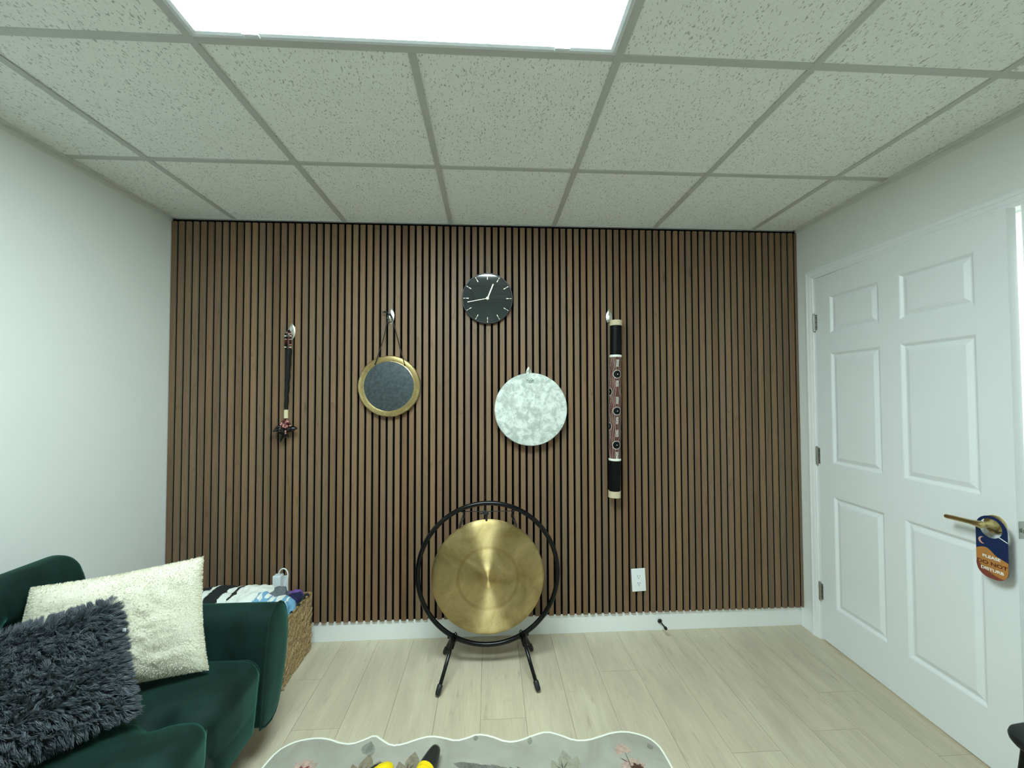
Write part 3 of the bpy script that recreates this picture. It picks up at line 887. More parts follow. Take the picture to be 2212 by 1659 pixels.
for k in range(14):
    st_ = MB(); a = -pi*.95+2*pi*(k % 9)/9; q_ = 1. if k < 9 else .45; ex, ey = .030*cos(a)*q_, .022*sin(a)*q_
    for i in range(9):
        t_ = i/8; sp = sin(pi*.5*min(1, t_*1.25))
        st_.ell((.618+ex*sp, -.038+ey*sp, 1.252-.062*t_), (.0055, .0052, .0050), su=9, sv=6, mi=random.choice((0, 0, 1, 0, 1, 3 if i == 2 else 0)))
    st_.build('bead_strand', M_bead, rt)
def pod(p0, p1, w_, fl=.6):
    a, b = Vector(p0), Vector(p1); n = 9; q = MB()
    bend = Vector((0, 0, .008))
    q.tube([a.lerp(b, i/n)+bend*sin(pi*i/n) for i in range(n+1)], [max(.0012, w_*sin(pi*(.06+.88*i/n))) for i in range(n+1)], 14, flat=fl); q.build('seed_pod', M_pod, rt)
pod((.618, -.042, 1.192), (.558, -.050, 1.184), .021); pod((.612, -.052, 1.205), (.568, -.044, 1.198), .016)
pod((.624, -.048, 1.180), (.688, -.050, 1.200), .020, .8); pod((.620, -.052, 1.182), (.599, -.050, 1.126), .015)
pod((.608, -.056, 1.206), (.630, -.054, 1.150), .022); pod((.624, -.048, 1.170), (.640, -.046, 1.150), .010); pod((.635, -.050, 1.195), (.612, -.052, 1.165), .015)
pod((.592, -.054, 1.200), (.616, -.052, 1.152), .018)
tb = MB(); 
for i in range(2): tb.ell((.632, -.064, 1.186-.010*i), (.0055, .005, .005), mi=1)
tb.build('bead_strand', M_bead, rt)

# ------------------------------------------------------------------ gong on ring stand
GC = Vector((1.738, -.25, .470)); SR = .357
gs = thing('gong_stand', 'black tubular ring stand on four splayed legs holding the bronze gong', 'gong stand', (1.738, -.25, 0))
M_ring = M_blackmetal
n = 96
MB().tube([(GC.x+SR*cos(2*pi*i/n-pi/2), GC.y, GC.z+SR*sin(2*pi*i/n-pi/2)) for i in range(n)], .0118, 16, closed=True).build('ring', M_ring, gs)
jn = MB(); jn.tube([(GC.x-.0012, GC.y, GC.z-SR), (GC.x+.0012, GC.y, GC.z-SR)], .0122, 16); jn.build('ring_joint', M_rubber, gs)
for sx in (-1, 1):
    AX = GC.x+sx*.172; AZ = GC.z-sqrt(SR**2-.172**2)
    for sy in (1, -1):
        foot = Vector((GC.x+sx*.232, -.440 if sy > 0 else -.138, .012))
        A = Vector((AX+sx*.004, GC.y+(-.010 if sy > 0 else .010), AZ+.004))
        pts = []
        for i in range(13):
            t_ = i/12; q = A.lerp(foot, t_); q.z += .035*sin(pi*t_)*(1 if sy > 0 else .8); q.x -= sx*.012*sin(pi*t_); pts.append(q)
        lo_ = MB().tube(pts, .0088, 14).build('leg', M_ring, gs)
        d = (pts[-1]-pts[-2]).normalized()
        MB().tube([pts[-1]-d*.038, pts[-1]-d*.034, pts[-1]-d*.006, pts[-1]+d*.004], [.0105, .0130, .0125, .0095], 14).build('rubber_foot', M_rubber, lo_)
    cl = MB()   # saddle clamp with upper bracket loop
    cl.tube([(AX-sx*.012, GC.y-.016, AZ+.012), (AX-sx*.014, GC.y-.018, AZ+.024), (AX-sx*.008, GC.y-.016, AZ+.033), (AX-sx*.001, GC.y-.016, AZ+.024), (AX-sx*.001, GC.y-.016, AZ+.008)], .0026, 8)
    cl.tube([(AX+sx*.012, GC.y-.017, AZ+.002), (AX+sx*.006, GC.y-.015, AZ-.050)], [.010, .0065], 10, flat=.45)
    cl.tube([(AX-sx*.010, GC.y-.017, AZ+.006), (AX+sx*.005, GC.y-.015, AZ-.050)], [.010, .0065], 10, flat=.45)
    cl.box((AX-.014, GC.y-.014, AZ-.018), (AX+.014, GC.y+.016, AZ-.004), bev=.003)
    cl.build('clamp', M_ring, gs)
    kb = MB(); kx = AX+sx*.030
    kb.tube([(AX, GC.y+.012, AZ+.002), (kx, GC.y+.014, AZ+.003)], .004, 8); kb.tube([(kx, GC.y+.014, AZ-.012), (kx, GC.y+.014, AZ+.014)], [.009, .009], 12, flat=.7)
    kb.build('wing_knob', M_rubber, gs)
for sx in (-1, 1):   # hanger hooks inside the top of the ring
    hx = GC.x+sx*.124; hz = GC.z+sqrt(SR**2-.124**2)
    hk = MB()
    hk.tube([(hx-sx*-.022, GC.y, hz-.012), (hx, GC.y, hz-.020), (hx, GC.y-.001, hz-.040)], [.006, .0062, .0045], 10)
    hk.tube([(hx, GC.y-.001, hz-.036), (hx+sx*.001, GC.y-.004, hz-.052), (hx, GC.y+.008, hz-.050)], .003, 8)
    hk.build('hanger_hook', M_ring, gs)
gg = thing('gong', 'large hammered bronze gong hanging inside the black ring stand', 'gong', (1.737, -.258, .451), (radians(-1.0), 0, 0))
R_ = .288
prof_g = [(.0004, .0108), (.035, .0105), (.049, .0102), (.0515, .0085), (.09, .0080), (.14, .0068), (.150, .0050), (.156, .0062), (.20, .0045), (.24, .0025), (.265, .0005), (.278, -.003), (.285, -.008), (R_, -.016), (R_-.001, -.028), (R_-.006, -.040), (R_-.0075, -.040), (R_-.003, -.027), (R_-.0025, -.016), (.275, -.005), (.20, .0025), (.0004, .0085)]
MB().lathe(prof_g, seg=128).build('gong_body', M_gong, gg, local=True)
for sx in (-1, 1):
    cordg = MB()
    hx = sx*.124; hz = GC.z+sqrt(SR**2-.124**2)-.451
    cordg.tube([(sx*.146, .008, .250), (sx*.147, .002, .262), (sx*.128, .012, hz-.040), (sx*.122, .010, hz-.036), (sx*.120, .016, hz-.05), (sx*.140, .022, .262), (sx*.141, .015, .246)], .0028, 8)
    cordg.build('hanging_cord', M_blackcord, gg, local=True)
ln = MB(); zc_ = .331
ln.tube([(-.123, .010, zc_+.002), (-.04, .010, zc_), (.03, .010, zc_), (.122, .010, zc_+.001)], .0019, 8)
ln.ell((-.010, .006, zc_-.008), (.014, .009, .011)); ln.ell((-.018, .006, zc_-.002), (.009, .008, .008)); ln.ell((-.035, .004, zc_-.008), (.006, .005, .005))
ln.tube([(-.014, .006, zc_-.006), (-.034, .004, zc_-.008)], .0035, 8); ln.tube([(-.007, .008, zc_-.012), (-.008, .010, .300), (-.008, .012, .270)], .0055, 10)
ln.build('tie_cord', M_blackcord, gg, local=True)

# ------------------------------------------------------------------ outlets, charger, door stop
def outlet(cx_, cz_, w_, h_, roll, label):
    r = thing('wall_outlet', label, 'outlet', (cx_, 0, cz_), (0, roll, 0))
    MB().box((-w_/2, -.0065, -h_/2), (w_/2, -.0004, h_/2), bev=.0022).build('cover_plate', M_plastic, r, local=True)
    for s in (1, -1):
        zc = s*.0205; pts = [(.0170*cos(2*pi*i/28), max(-.0135, min(.0135, .0172*sin(2*pi*i/28)))+zc) for i in range(28)]
        so = MB(); so.prism(pts, lambda a, b, h: (a, -.0060-h, b), .0022); sk = so.build('socket', M_plastic, r, local=True)
        sl_ = MB(); sl_.box((-.0078, -.0086, zc-.001), (-.0052, -.0080, zc+.0085)); sl_.box((.0052, -.0086, zc), (.0074, -.0080, zc+.0075))
        sl_.ell((0, -.0083, zc-.0075), (.0026, .0006, .0026), su=10, sv=4); sl_.build('slot', M_dark, sk, local=True)
    MB().lathe([(.0005, .0075), (.0028, .0072), (.0028, .006)], seg=12).build('screw', M_plastic, r, local=True)
    return r
outlet(2.611, .3025, .082, .131, radians(-2.6), 'white duplex outlet low on slat wall right of the gong stand')
outlet(.586, .318, .084, .128, 0, 'white outlet behind the clothes basket with a charger plugged in')
ad = thing('phone_charger', 'white plug-in charger with looped cable above the clothes basket', 'charger', (.585, -.0085, .352))
MB().box((.566, -.052, .318), (.608, -.0090, .398), bev=.004).build('charger_body', plain('charger_white', (.72, .77, .84), .3), ad)
cbl = MB(); pts = [(.597, -.045, .392)]
for i in range(13):
    a = pi-pi*i/12*1.02; pts.append((.6215+.0245*cos(a), -.046, .402+.036*sin(a)))
pts += [(.6460, -.046, .395), (.632, -.050, .36), (.628, -.055, .32), (.622, -.058, .28), (.616, -.060, .24)]
cbl.tube(pts, [.0032]*len(pts), 8); cbl.build('charging_cable', M_plastic, ad)
dsn = thing('door_stop', 'small black door stop peg screwed to the white baseboard', 'door stop', (2.739, .008, .056))
MB().lathe([(.0005, .008), (.009, .007), (.0125, .003), (.013, .0002)], c=(2.739, .008, .056), seg=24).build('base', M_rubber, dsn)
MB().tube([(2.739, .003, .056), (2.739, -.025, .0565), (2.739, -.062, .058)], [.0052, .0045, .0050], 12).build('rod', M_blackmetal, dsn)
MB().tube([(2.739, -.058, .058), (2.739, -.062, .058), (2.739, -.076, .0585), (2.739, -.079, .0585)], [.0055, .0082, .0085, .0065], 14).build('rubber_tip', M_rubber, dsn)

# ------------------------------------------------------------------ sofa
sf = thing('sofa', 'dark green velvet sofa with tufted seat along the left wall', 'sofa', (.5, -1.4, 0))
SY0, SY1 = -.768, -2.22
def arm_prof():
    return [(-.775, .150), (-.770, .22), (-.762, .30), (-.754, .37), (-.746, .42), (-.740, .46), (-.730, .505), (-.716, .530), (-.697, .547), (-.668, .556), (-.640, .553), (-.615, .537), (-.597, .508), (-.586, .47), (-.581, .425), (-.583, .38), (-.592, .32), (-.606, .265), (-.625, .21), (-.645, .168), (-.668, .140), (-.70, .128), (-.74, .135)]
def make_arm(flip, name='armrest'):
    pr = arm_prof(); n = len(pr)
    cy = sum(a for a, b in pr)/n; cz = sum(b for a, b in pr)/n
    def P(x, s, d=0):
        out = []
        for a, b in pr:
            yy = cy+(a-cy)*s; zz = cz+(b-cz)*s
            if flip: yy = SY0+SY1-(yy-0)  # mirror about the sofa centre
            out.append((x, yy, zz))
        return out
    b = MB(); rings = [P(.10, .5), P(.10, .93), P(.115, 1.0), P(.4, 1.0), P(.75, 1.0), P(.895, 1.0), P(.903, .985), P(.908, .93), P(.913, .7), P(.915, .35)]
    vv = [q for r in rings for q in r]; ff = []
    for i in range(len(rings)-1):
        for k in range(n):
            l = (k+1) % n; ff.append((i*n+k, i*n+l, (i+1)*n+l, (i+1)*n+k))
    ff.append(tuple(range(n))[::-1]); ff.append(tuple((len(rings)-1)*n+k for k in range(n)))
    b.add(vv, ff, 0, True); ao = b.build(name, M_velvet, sf)
    sub = ao.modifiers.new('s', 'SUBSURF'); sub.levels = 2; sub.render_levels = 2
    pp = P(.9005, .992)
    MB().tube(pp, .0042, 8, closed=True).build('piping', M_velvet, ao)
    return ao
make_arm(False); make_arm(True)
def crease(d, w_): return math.exp(-(d/w_)**2)
SEAMS = [-1.030, -1.49, -1.95]
def build_seat():
    prof = []   # (x, z, nx, nz, s)
    for i in range(30): prof.append((.27+.575*i/29, .412, 0, 1))
    for i in range(1, 13):
        a = pi/2-pi/2*i/12; prof.append((.845+.058*cos(a), .354+.058*sin(a), cos(a), sin(a)))
    for i in range(1, 16): prof.append((.903-.018*i/15, .354-.204*i/15, 1, 0))
    for i in range(1, 6): prof.append((.885-.5*i/5, .150, 0, -1))
    ny = 150; vv = []; s = 0; px_ = prof[0]
    for (x, z, nx, nz) in prof:
        s += sqrt((x-px_[0])**2+(z-px_[1])**2); px_ = (x, z)
        for j in range(ny+1):
            y = SY0+(SY1-SY0)*j/ny
            d = 0
            edge = min(abs(y-SY0), abs(y-SY1)); d -= .022*max(0, 1-edge/.03)**2.2
            if z > .16:
                for k, c in enumerate(SEAMS):
                    wig = c+.012*sin(s*9+k)
                    act = 1/(1+math.exp(-(s-.36)/.03))*(1 if z > .23 else max(0, (z-.19)/.04))
                    d -= .013*crease(y-wig, .014)*act
                    d -= .010*crease(y-wig, .07)*act
                    for ts in (.47, .72+.09):
                        d -= .030*math.exp(-(((y-wig)**2+(s-ts)**2)/.035**2))
                mid = min(1, min(abs(y-c) for c in SEAMS+[SY0, SY1])/.23)
                d += .010*sin(mid*pi/2)*(1 if z > .25 else .4)
                d += .002*noise.noise(Vector((s*9, y*9, 1)))
            vv.append((x+nx*d, y, z+nz*d))
    m = len(prof); ff = []
    for i in range(m-1):
        for j in range(ny): ff.append((i*(ny+1)+j, i*(ny+1)+j+1, (i+1)*(ny+1)+j+1, (i+1)*(ny+1)+j))
    b = MB(); b.add(vv, ff, 0, True)
    for j in (0, ny): b.add([vv[i*(ny+1)+j] for i in range(m)], [tuple(range(m))], 0, False)
    so = b.build('seat', M_velvet, sf)
    pp = [(x+nx*(-.010), SY0-.006, z+nz*(-.010)) for (x, z, nx, nz) in prof[8:56:2]]
    MB().tube(pp, .0045, 8).build('piping', M_velvet, so)
build_seat()
def build_back():
    # cross-section leaning back, from the seat at the front over the top and down the rear
    key = [(.300, .36), (.285, .46), (.270, .56), (.252, .66), (.238, .738), (.222, .782), (.197, .803), (.160, .806), (.128, .792), (.110, .755), (.100, .66), (.092, .50), (.085, .30), (.085, .16)]
    P = []
    for i in range(len(key)-1):
        for k in range(5):
            t_ = k/5; P.append((key[i][0]+(key[i+1][0]-key[i][0])*t_, key[i][1]+(key[i+1][1]-key[i][1])*t_))
    P.append(key[-1]); m = len(P)
    # smooth
    for _ in range(3): P = [P[0]]+[((P[i-1][0]+2*P[i][0]+P[i+1][0])/4, (P[i-1][1]+2*P[i][1]+P[i+1][1])/4) for i in range(1, m-1)]+[P[-1]]
    ny = 150; vv = []; ya, yb = -.722, SY1
    tufts = [(-.965, .640), (-1.40, .63), (-1.78, .63)]
    for i, (x, z) in enumerate(P):
        a = P[max(0, i-1)]; b_ = P[min(m-1, i+1)]; tx, tz = b_[0]-a[0], b_[1]-a[1]; L_ = sqrt(tx*tx+tz*tz); nx, nz = tz/L_, -tx/L_
        for j in range(ny+1):
            y = ya+(yb-ya)*j/ny; e = min(abs(y-ya), abs(y-yb)); r = .060
            drop = 0
            if e < r: drop = r-sqrt(max(0, r*r-(r-e)**2))
            zz = z
            if z > .66: zz = z-drop*min(1, (z-.66)/.10)
            d = 0
            if i < 30:
                for ty, tz_ in tufts:
                    d -= .038*math.exp(-(((y-ty)**2+(z-tz_)**2)/.032**2))
                    # folds radiating from the tuft
                    for ang in (100, 160, 215, -20, 35, -75):
                        u = Vector((cos(radians(ang)), sin(radians(ang)))); q = Vector((y-ty, z-tz_)); al = q.dot(u); pe = abs(q.x*u.y-q.y*u.x)
                        if al > 0: d -= .010*crease(pe, .012)*math.exp(-al/.09)
                d += .006*noise.noise(Vector((y*6, z*6, 3)))
                d -= .012*max(0, 1-e/.025)**2
            vv.append((x-nx*-d if False else x+abs(nx)*d, y, zz+0))
    ff = []
    for i in range(m-1):
        for j in range(ny): ff.append((i*(ny+1)+j, i*(ny+1)+j+1, (i+1)*(ny+1)+j+1, (i+1)*(ny+1)+j))
    b = MB(); b.add(vv, ff, 0, True)
    for j in (0, ny): b.add([vv[i*(ny+1)+j] for i in range(m)], [tuple(range(m))], 0, False)
    bo = b.build('backrest', M_velvet, sf)
    # welt seam along the top edge and end
    pp = []
    i = 26
    for j in range(0, ny+1, 2):
        q = vv[i*(ny+1)+j]; pp.append((q[0]+.002, q[1], q[2]+.001))
    for (ty, tz_) in tufts:
        MB().ell((.228, ty, tz_), (.006, .012, .012)).build('button', M_velvet_dark, bo)
build_back()
base = MB().box((.12, SY1+.02, .135), (.875, SY0-.02, .30), bev=.01); base.build('base_frame', M_velvet_dark, sf)
M_legwood = plain('dark_leg_wood', (.035, .022, .014), .4)
for lx, ly in ((.83, -.93), (.83, -2.05), (.17, -.93), (.17, -2.05)):
    MB().tube([(lx, ly, .142), (lx+(.03 if lx > .5 else -.02), ly+(.02 if ly > -1.4 else -.02), .0)], [.022, .012], 14).build('leg', M_legwood, sf)

# ------------------------------------------------------------------ pillows
def pillow(name, label, br, bl, tr, tl, T, mat_base, fur, seed):
    """br, bl bottom corners, tr top corner (world); T half thickness"""
    br, bl, tr, tl = Vector(br), Vector(bl), Vector(tr), Vector(tl)
    X = (br-bl+tr-tl).normalized(); Y = (tr-br+tl-bl); Y = (Y-X*Y.dot(X)).normalized(); N = X.cross(Y)
    if N.y > 0: N = -N
    C = (br+bl+tr+tl)/4
    r = thing(name, label, 'pillow', tuple(C)); random.seed(seed); rg = np.random.default_rng(seed)
    def P(a, b, side):
        pin = .045
        x = a*(1-pin*(1-b*b)); y = b*(1-pin*(1-a*a)); q_ = ((bl*(1-x)+br*(1+x))*(1-y)+(tl*(1-x)+tr*(1+x))*(1+y))/4
        th = T*max(0, (1-abs(a)**2.6)*(1-abs(b)**2.6))**.55
        wr_ = 1+.10*noise.noise(Vector((a*2.3+seed, b*2.3, side)))
        w2 = .006*noise.noise(Vector((a*6+seed, b*6, side*3)))*(1-a**4)*(1-b**4)
        return q_+N*side*(th*wr_+w2)
    n = 48; b = MB()
    for side in (1, -1):
        vv = [P(-1+2*i/n, -1+2*j/n, side) for i in range(n+1) for j in range(n+1)]
        ff = [(i*(n+1)+j, i*(n+1)+j+1, (i+1)*(n+1)+j+1, (i+1)*(n+1)+j) for i in range(n) for j in range(n)]
        b.add(vv, ff, 0, True)
    cv = b.build('cover', mat_base, r, weld=True)
    # fur as one countless pile
    cnt, length, wid, clumps, clump_f, droop, lay, mat = fur
    V = []; F = []; RN = []
    cc = [(rg.uniform(-1, 1), rg.uniform(-1, 1)) for _ in range(clumps)]
    cc_off = [Vector((rg.normal(), rg.normal(), rg.normal()))*.35 for _ in range(clumps)]
    cc_r = rg.random(clumps)
    carr = np.array(cc)
    m = n
    grid = {}
    for side in (1, -1):
        pts_ = np.array([[P(-1+2*i/m, -1+2*j/m, side)[:] for j in range(m+1)] for i in range(m+1)])
        du = np.gradient(pts_, axis=0); dv = np.gradient(pts_, axis=1); nn = np.cross(du, dv)
        nn /= (np.linalg.norm(nn, axis=2, keepdims=True)+1e-9)
        s_ = np.sign((nn[m//2, m//2]*np.array(N[:])*side).sum()); nn *= s_
        grid[side] = (pts_, nn)
    ctr = {}
    def samp(side, a, b):
        G_, NN = grid[side]; fi = (a+1)/2*m; fj = (b+1)/2*m; i = min(m-1, int(fi)); j = min(m-1, int(fj)); u, v = fi-i, fj-j
        p_ = G_[i, j]*(1-u)*(1-v)+G_[i+1, j]*u*(1-v)+G_[i, j+1]*(1-u)*v+G_[i+1, j+1]*u*v
        q_ = NN[i, j]*(1-u)*(1-v)+NN[i+1, j]*u*(1-v)+NN[i, j+1]*(1-u)*v+NN[i+1, j+1]*u*v
        q_ = q_/(np.linalg.norm(q_)+1e-9); return p_, q_
    aX, aY = np.array(X[:]), np.array(Y[:])
    for k in range(cnt):
        side = 1 if rg.random() < .86 else -1
        e = rg.random()
        if e < .16:
            t_ = rg.uniform(-1, 1); s0 = 1-abs(rg.normal())*.02
            a, b_ = (t_, s0) if rg.random() < .5 else (s0, t_)
            if rg.random() < .5: a, b_ = -a, -b_
            a = max(-1, min(1, a)); b_ = max(-1, min(1, b_))
        else: a, b_ = rg.uniform(-1, 1), rg.uniform(-1, 1)
        p_, n_ = samp(side, a, b_)
        outw = np.zeros(3)
        if abs(a) > .9: outw += aX*math.copysign((abs(a)-.9)*9, a)
        if abs(b_) > .9: outw += aY*math.copysign((abs(b_)-.9)*9, b_)
        di = int(np.argmin((carr[:, 0]-a)**2+(carr[:, 1]-b_)**2)); ca, cb = cc[di]
        fl = noise.noise(Vector((a*1.6+seed, b_*1.6, 5)))*3.2
        comb = (aX*cos(fl)+aY*sin(fl))*.35-aY*droop
        L_ = length*rg.uniform(.75, 1.15)
        d = n_*(1-lay)+comb*lay+outw*.8+np.array(cc_off[di][:])*lay*.9+rg.normal(size=3)*.06
        d /= np.linalg.norm(d)+1e-9
        key_ = (side, di)
        if key_ not in ctr:
            cp, cn = samp(side, max(-1, min(1, ca)), max(-1, min(1, cb))); ctr[key_] = cp
        tip = p_+d*L_
        ctip = ctr[key_]+d*L_
        tip = tip*(1-clump_f)+ctip*clump_f if np.linalg.norm(ctip-tip) < .03 else tip
        midp = (p_+tip)/2+n_*L_*.16
        wv = np.cross(d, rg.normal(size=3)); wv /= np.linalg.norm(wv)+1e-9; wv *= wid
        b0 = len(V); V += [p_-wv-n_*.002, p_+wv-n_*.002, midp-wv*.8, midp+wv*.8, tip]
        F += [(b0, b0+1, b0+3, b0+2), (b0+2, b0+3, b0+4)]
        q = .55*cc_r[di]+.45*rg.random(); RN += [q, q]
    fb_ = MB(); fb_.v = [tuple(q) for q in V]; fb_.f = [list(q) for q in F]; fb_.m = [0]*len(F); fb_.sm = [True]*len(F); fb_.r = RN
    fo = fb_.build('fur', mat, r, fix=False); fo['kind'] = 'stuff'
    return r
pillow('throw_pillow', 'large cream plush pillow leaning in the corner of the green sofa', (.778, -.872, .440), (.275, -1.045, .440), (.732, -.838, .812), (.268, -.940, .764), .068, M_furcream_base,
       (85000, .0050, .00034, 12000, .30, .25, .70, M_furcream), 4)
pillow('throw_pillow', 'shaggy charcoal grey pillow in front of the cream pillow on the sofa', (.705, -1.075, .455), (.40, -1.42, .455), (.540, -.945, .716), (.20, -1.26, .70), .066, M_furgrey_base,
       (62000, .027, .0008, 1700, .55, .45, .52, M_furgrey), 8)
lb = MB(); lb.box((.0, 0, 0), (.009, .0015, .006))
bpy_lab = thing('paper_tag', 'tiny white tag at the edge of the shaggy grey pillow', 'tag', (.606, -.998, .652))
MB().box((.602, -1.000, .648), (.611, -.998, .657)).build('paper', M_plastic, bpy_lab)

# ------------------------------------------------------------------ basket and clothes
bx0, bx1, by0, by1, bz = .215, .768, -.352, -.050, .300
bk = thing('wicker_basket', 'braided water hyacinth basket full of clothes behind the sofa arm', 'basket', (.49, -.2, 0))
core = MB()
core.box((bx0+.006, by0+.006, .004), (bx1-.006, by1-.006, .014), 0)
for a, b in (((bx0+.006, by0+.006), (bx1-.006, by0+.014)), ((bx0+.006, by1-.014), (bx1-.006, by1-.006)), ((bx0+.006, by0+.006), (bx0+.014, by1-.006)), ((bx1-.014, by0+.006), (bx1-.006, by1-.006))):
    core.box((a[0], a[1], .006), (b[0], b[1], bz-.004), 0)
core.build('basket_core', M_straw_dark, bk)
wv = MB(); random.seed(14)
def weave(p0, p1, nrm, zt):
    p0, p1, nrm = Vector(p0), Vector(p1), Vector(nrm); L_ = (p1-p0).length; T_ = (p1-p0).normalized()
    rows = 11; rh = zt/rows
    for r in range(rows):
        k = int(L_/.0165)
        for i in range(k+1):
            sgn = 1
            c = p0+T_*(L_*(i+.5*(r % 2))/k)+Vector((0, 0, rh*(r+.5)+random.uniform(-.003, .003)))
            if (c-p0).dot(T_) > L_: continue
            ang = radians(50+random.uniform(-20, 20))
            ax = (T_*cos(ang)*sgn+Vector((0, 0, 1))*sin(ang)+nrm*random.uniform(-.12, .12)).normalized()
            s_ = ax.cross(nrm).normalized(); nn_ = s_.cross(ax)
            M_ = Matrix((ax, s_, nn_)).transposed()
            wv.ell(c+nrm*random.uniform(-.001, .004), (.0250*random.uniform(.8, 1.25), .0068*random.uniform(.7, 1.15), .0075), M_, su=8, sv=6)
weave((bx1-.002, by0, 0), (bx1-.002, by1, 0), (1, 0, 0), bz-.006)
weave((bx1, by0+.002, 0), (bx0, by0+.002, 0), (0, -1, 0), bz-.006)
weave((bx0+.002, by1, 0), (bx0+.002, by0, 0), (-1, 0, 0), bz-.006)
wv.build('woven_sides', M_straw, bk)
rim = MB()
loop = [(bx0, by0), (bx1, by0), (bx1, by1), (bx0, by1)]
for k in range(4):
    a, b = Vector((*loop[k], bz)), Vector((*loop[(k+1) % 4], bz))
    for s in (-.004, .004):
        rim.tube([a.lerp(b, i/24)+Vector((.0015*sin(i*1.7+s*900), .0015*cos(i*1.9), s+.0015*sin(i*2.3))) for i in range(25)], .0058, 8)
rim.build('rim', M_straw, bk)

def cloth(name, label, cat, c, rad, mat, seed, fold=.012, p=2.4, group='clothes heaped in the wicker basket', rotz=0, mats=None, matf=None):
    r = None
    b = MB(); n = 130; m_ = 70; vv = []; ff = []; cx_, cy_, cz_ = c
    for j in range(m_+1):
        th = pi*j/m_
        for i in range(n):
            a = 2*pi*i/n
            def sp(v, e): return math.copysign(abs(v)**e, v)
            u = Vector((sp(sin(th), .8)*sp(cos(a), .75), sp(sin(th), .8)*sp(sin(a), .75), sp(cos(th), .9)))
            q = Vector((u.x*rad[0], u.y*rad[1], u.z*rad[2]))
            rx = q.x*cos(rotz)-q.y*sin(rotz); ry = q.x*sin(rotz)+q.y*cos(rotz)
            nz_ = noise.noise(Vector((rx*22+seed, ry*22, q.z*22)))+.55*noise.noise(Vector((rx*55+seed, ry*30, q.z*40)))
            rg_ = 1-abs(noise.noise(Vector((rx*34+seed*2, ry*12, q.z*20))))*2
            k = fold*(nz_+.5*rg_)
            un = u.normalized() if u.length > 0 else Vector((0, 0, 1))
            vv.append((cx_+rx+un.x*k, cy_+ry+un.y*k, cz_+q.z+un.z*k))
    for j in range(m_):
        for i in range(n):
            l = (i+1) % n; ff.append((j*n+i, (j+1)*n+i, (j+1)*n+l, j*n+l))
    if matf is None: b.add(vv, ff, 0, True)
    else:
        for f in ff:
            cc = [sum(vv[k][d] for k in f)/4 for d in range(3)]; b.add([vv[k] for k in f], [(0, 1, 2, 3)], matf(cc), True)
    o = b.build(name, mats or mat, None, weld=True)
    return tag(o, label, cat, group)
M_cwhite = plain('white_textured_cotton', (.78, .80, .76), .85, var=.05, vscale=60, bmp=.7, bscale=90)
M_cblack = plain('black_cotton', (.010, .012, .014), .9, var=.1)
M_cgrey = plain('grey_jersey', (.13, .15, .17), .9, var=.08, bmp=.3)
M_cblue = plain('light_blue_denim', (.17, .38, .58), .85, var=.1, vscale=50, bmp=.3)
M_cnavy = plain('deep_navy_cotton', (.010, .012, .065), .9, var=.1)
M_cpurple = plain('purple_cotton', (.15, .07, .30), .9, var=.1)
cloth('striped_blanket', 'black and white striped cloth at the left of the basket heap', 'cloth', (.375, -.20, .315), (.160, .125, .085), None, 1, .010, mats=[M_cblack, M_cwhite], matf=lambda c: 1 if ((c[0]*1.0+c[2]*.3-.02+.012*noise.noise(Vector((c[0]*30, c[1]*30, c[2]*30)))) % .105) < .034 else 0)
cloth('white_towel', 'white quilted cloth piled highest in the basket', 'cloth', (.535, -.20, .308), (.125, .125, .092), M_cwhite, 2, .010)
cloth('grey_shirt', 'rumpled grey cloth in the basket below the plugged-in charger', 'cloth', (.640, -.165, .316), (.052, .075, .062), M_cgrey, 3, .012)
cloth('lace_cloth', 'small blue cloth with looping white lace edge on the heap', 'cloth', (.618, -.250, .345), (.045, .050, .050), None, 4, .010, mats=[M_cblue, M_cwhite], matf=lambda c: 1 if sin(c[0]*190+c[2]*120)+sin(c[2]*260) > .15 else 0)
cloth('blue_shirt', 'light blue cloth with white trim hanging over the basket rim', 'cloth', (.700, -.250, .306), (.062, .090, .064), None, 5, .010, mats=[M_cblue, M_cwhite], matf=lambda c: 1 if (c[2] > .362+.008*sin(c[0]*160) and c[0] < .72) or abs(c[0]-.738+.1*(c[1]+.25)) < .003 else 0)
cloth('navy_shirt', 'dark navy cloth tucked at the right end of the basket', 'cloth', (.722, -.140, .288), (.040, .058, .048), M_cnavy, 6, .009)
cloth('purple_shirt', 'purple cloth peeking from the back right of the basket', 'cloth', (.702, -.090, .296), (.052, .028, .042), M_cpurple, 7, .008)
bl_ = MB(); random.seed(2)
pts = []; rr = []
for i in range(30):
    t_ = i/29; y = -.075-.27*t_; pts.append((.760+.003*sin(i*1.3), y, .308-.004*sin(i*.9)-.008*t_)); rr.append(.0110+.003*sin(i*1.7)+.002*sin(i*.6))
bl_.tube(pts, rr, 12, flat=.7)
tag(bl_.build('black_sleeve', M_cblack), 'black cloth strip draped along the right rim of the basket', 'cloth', 'clothes heaped in the wicker basket')

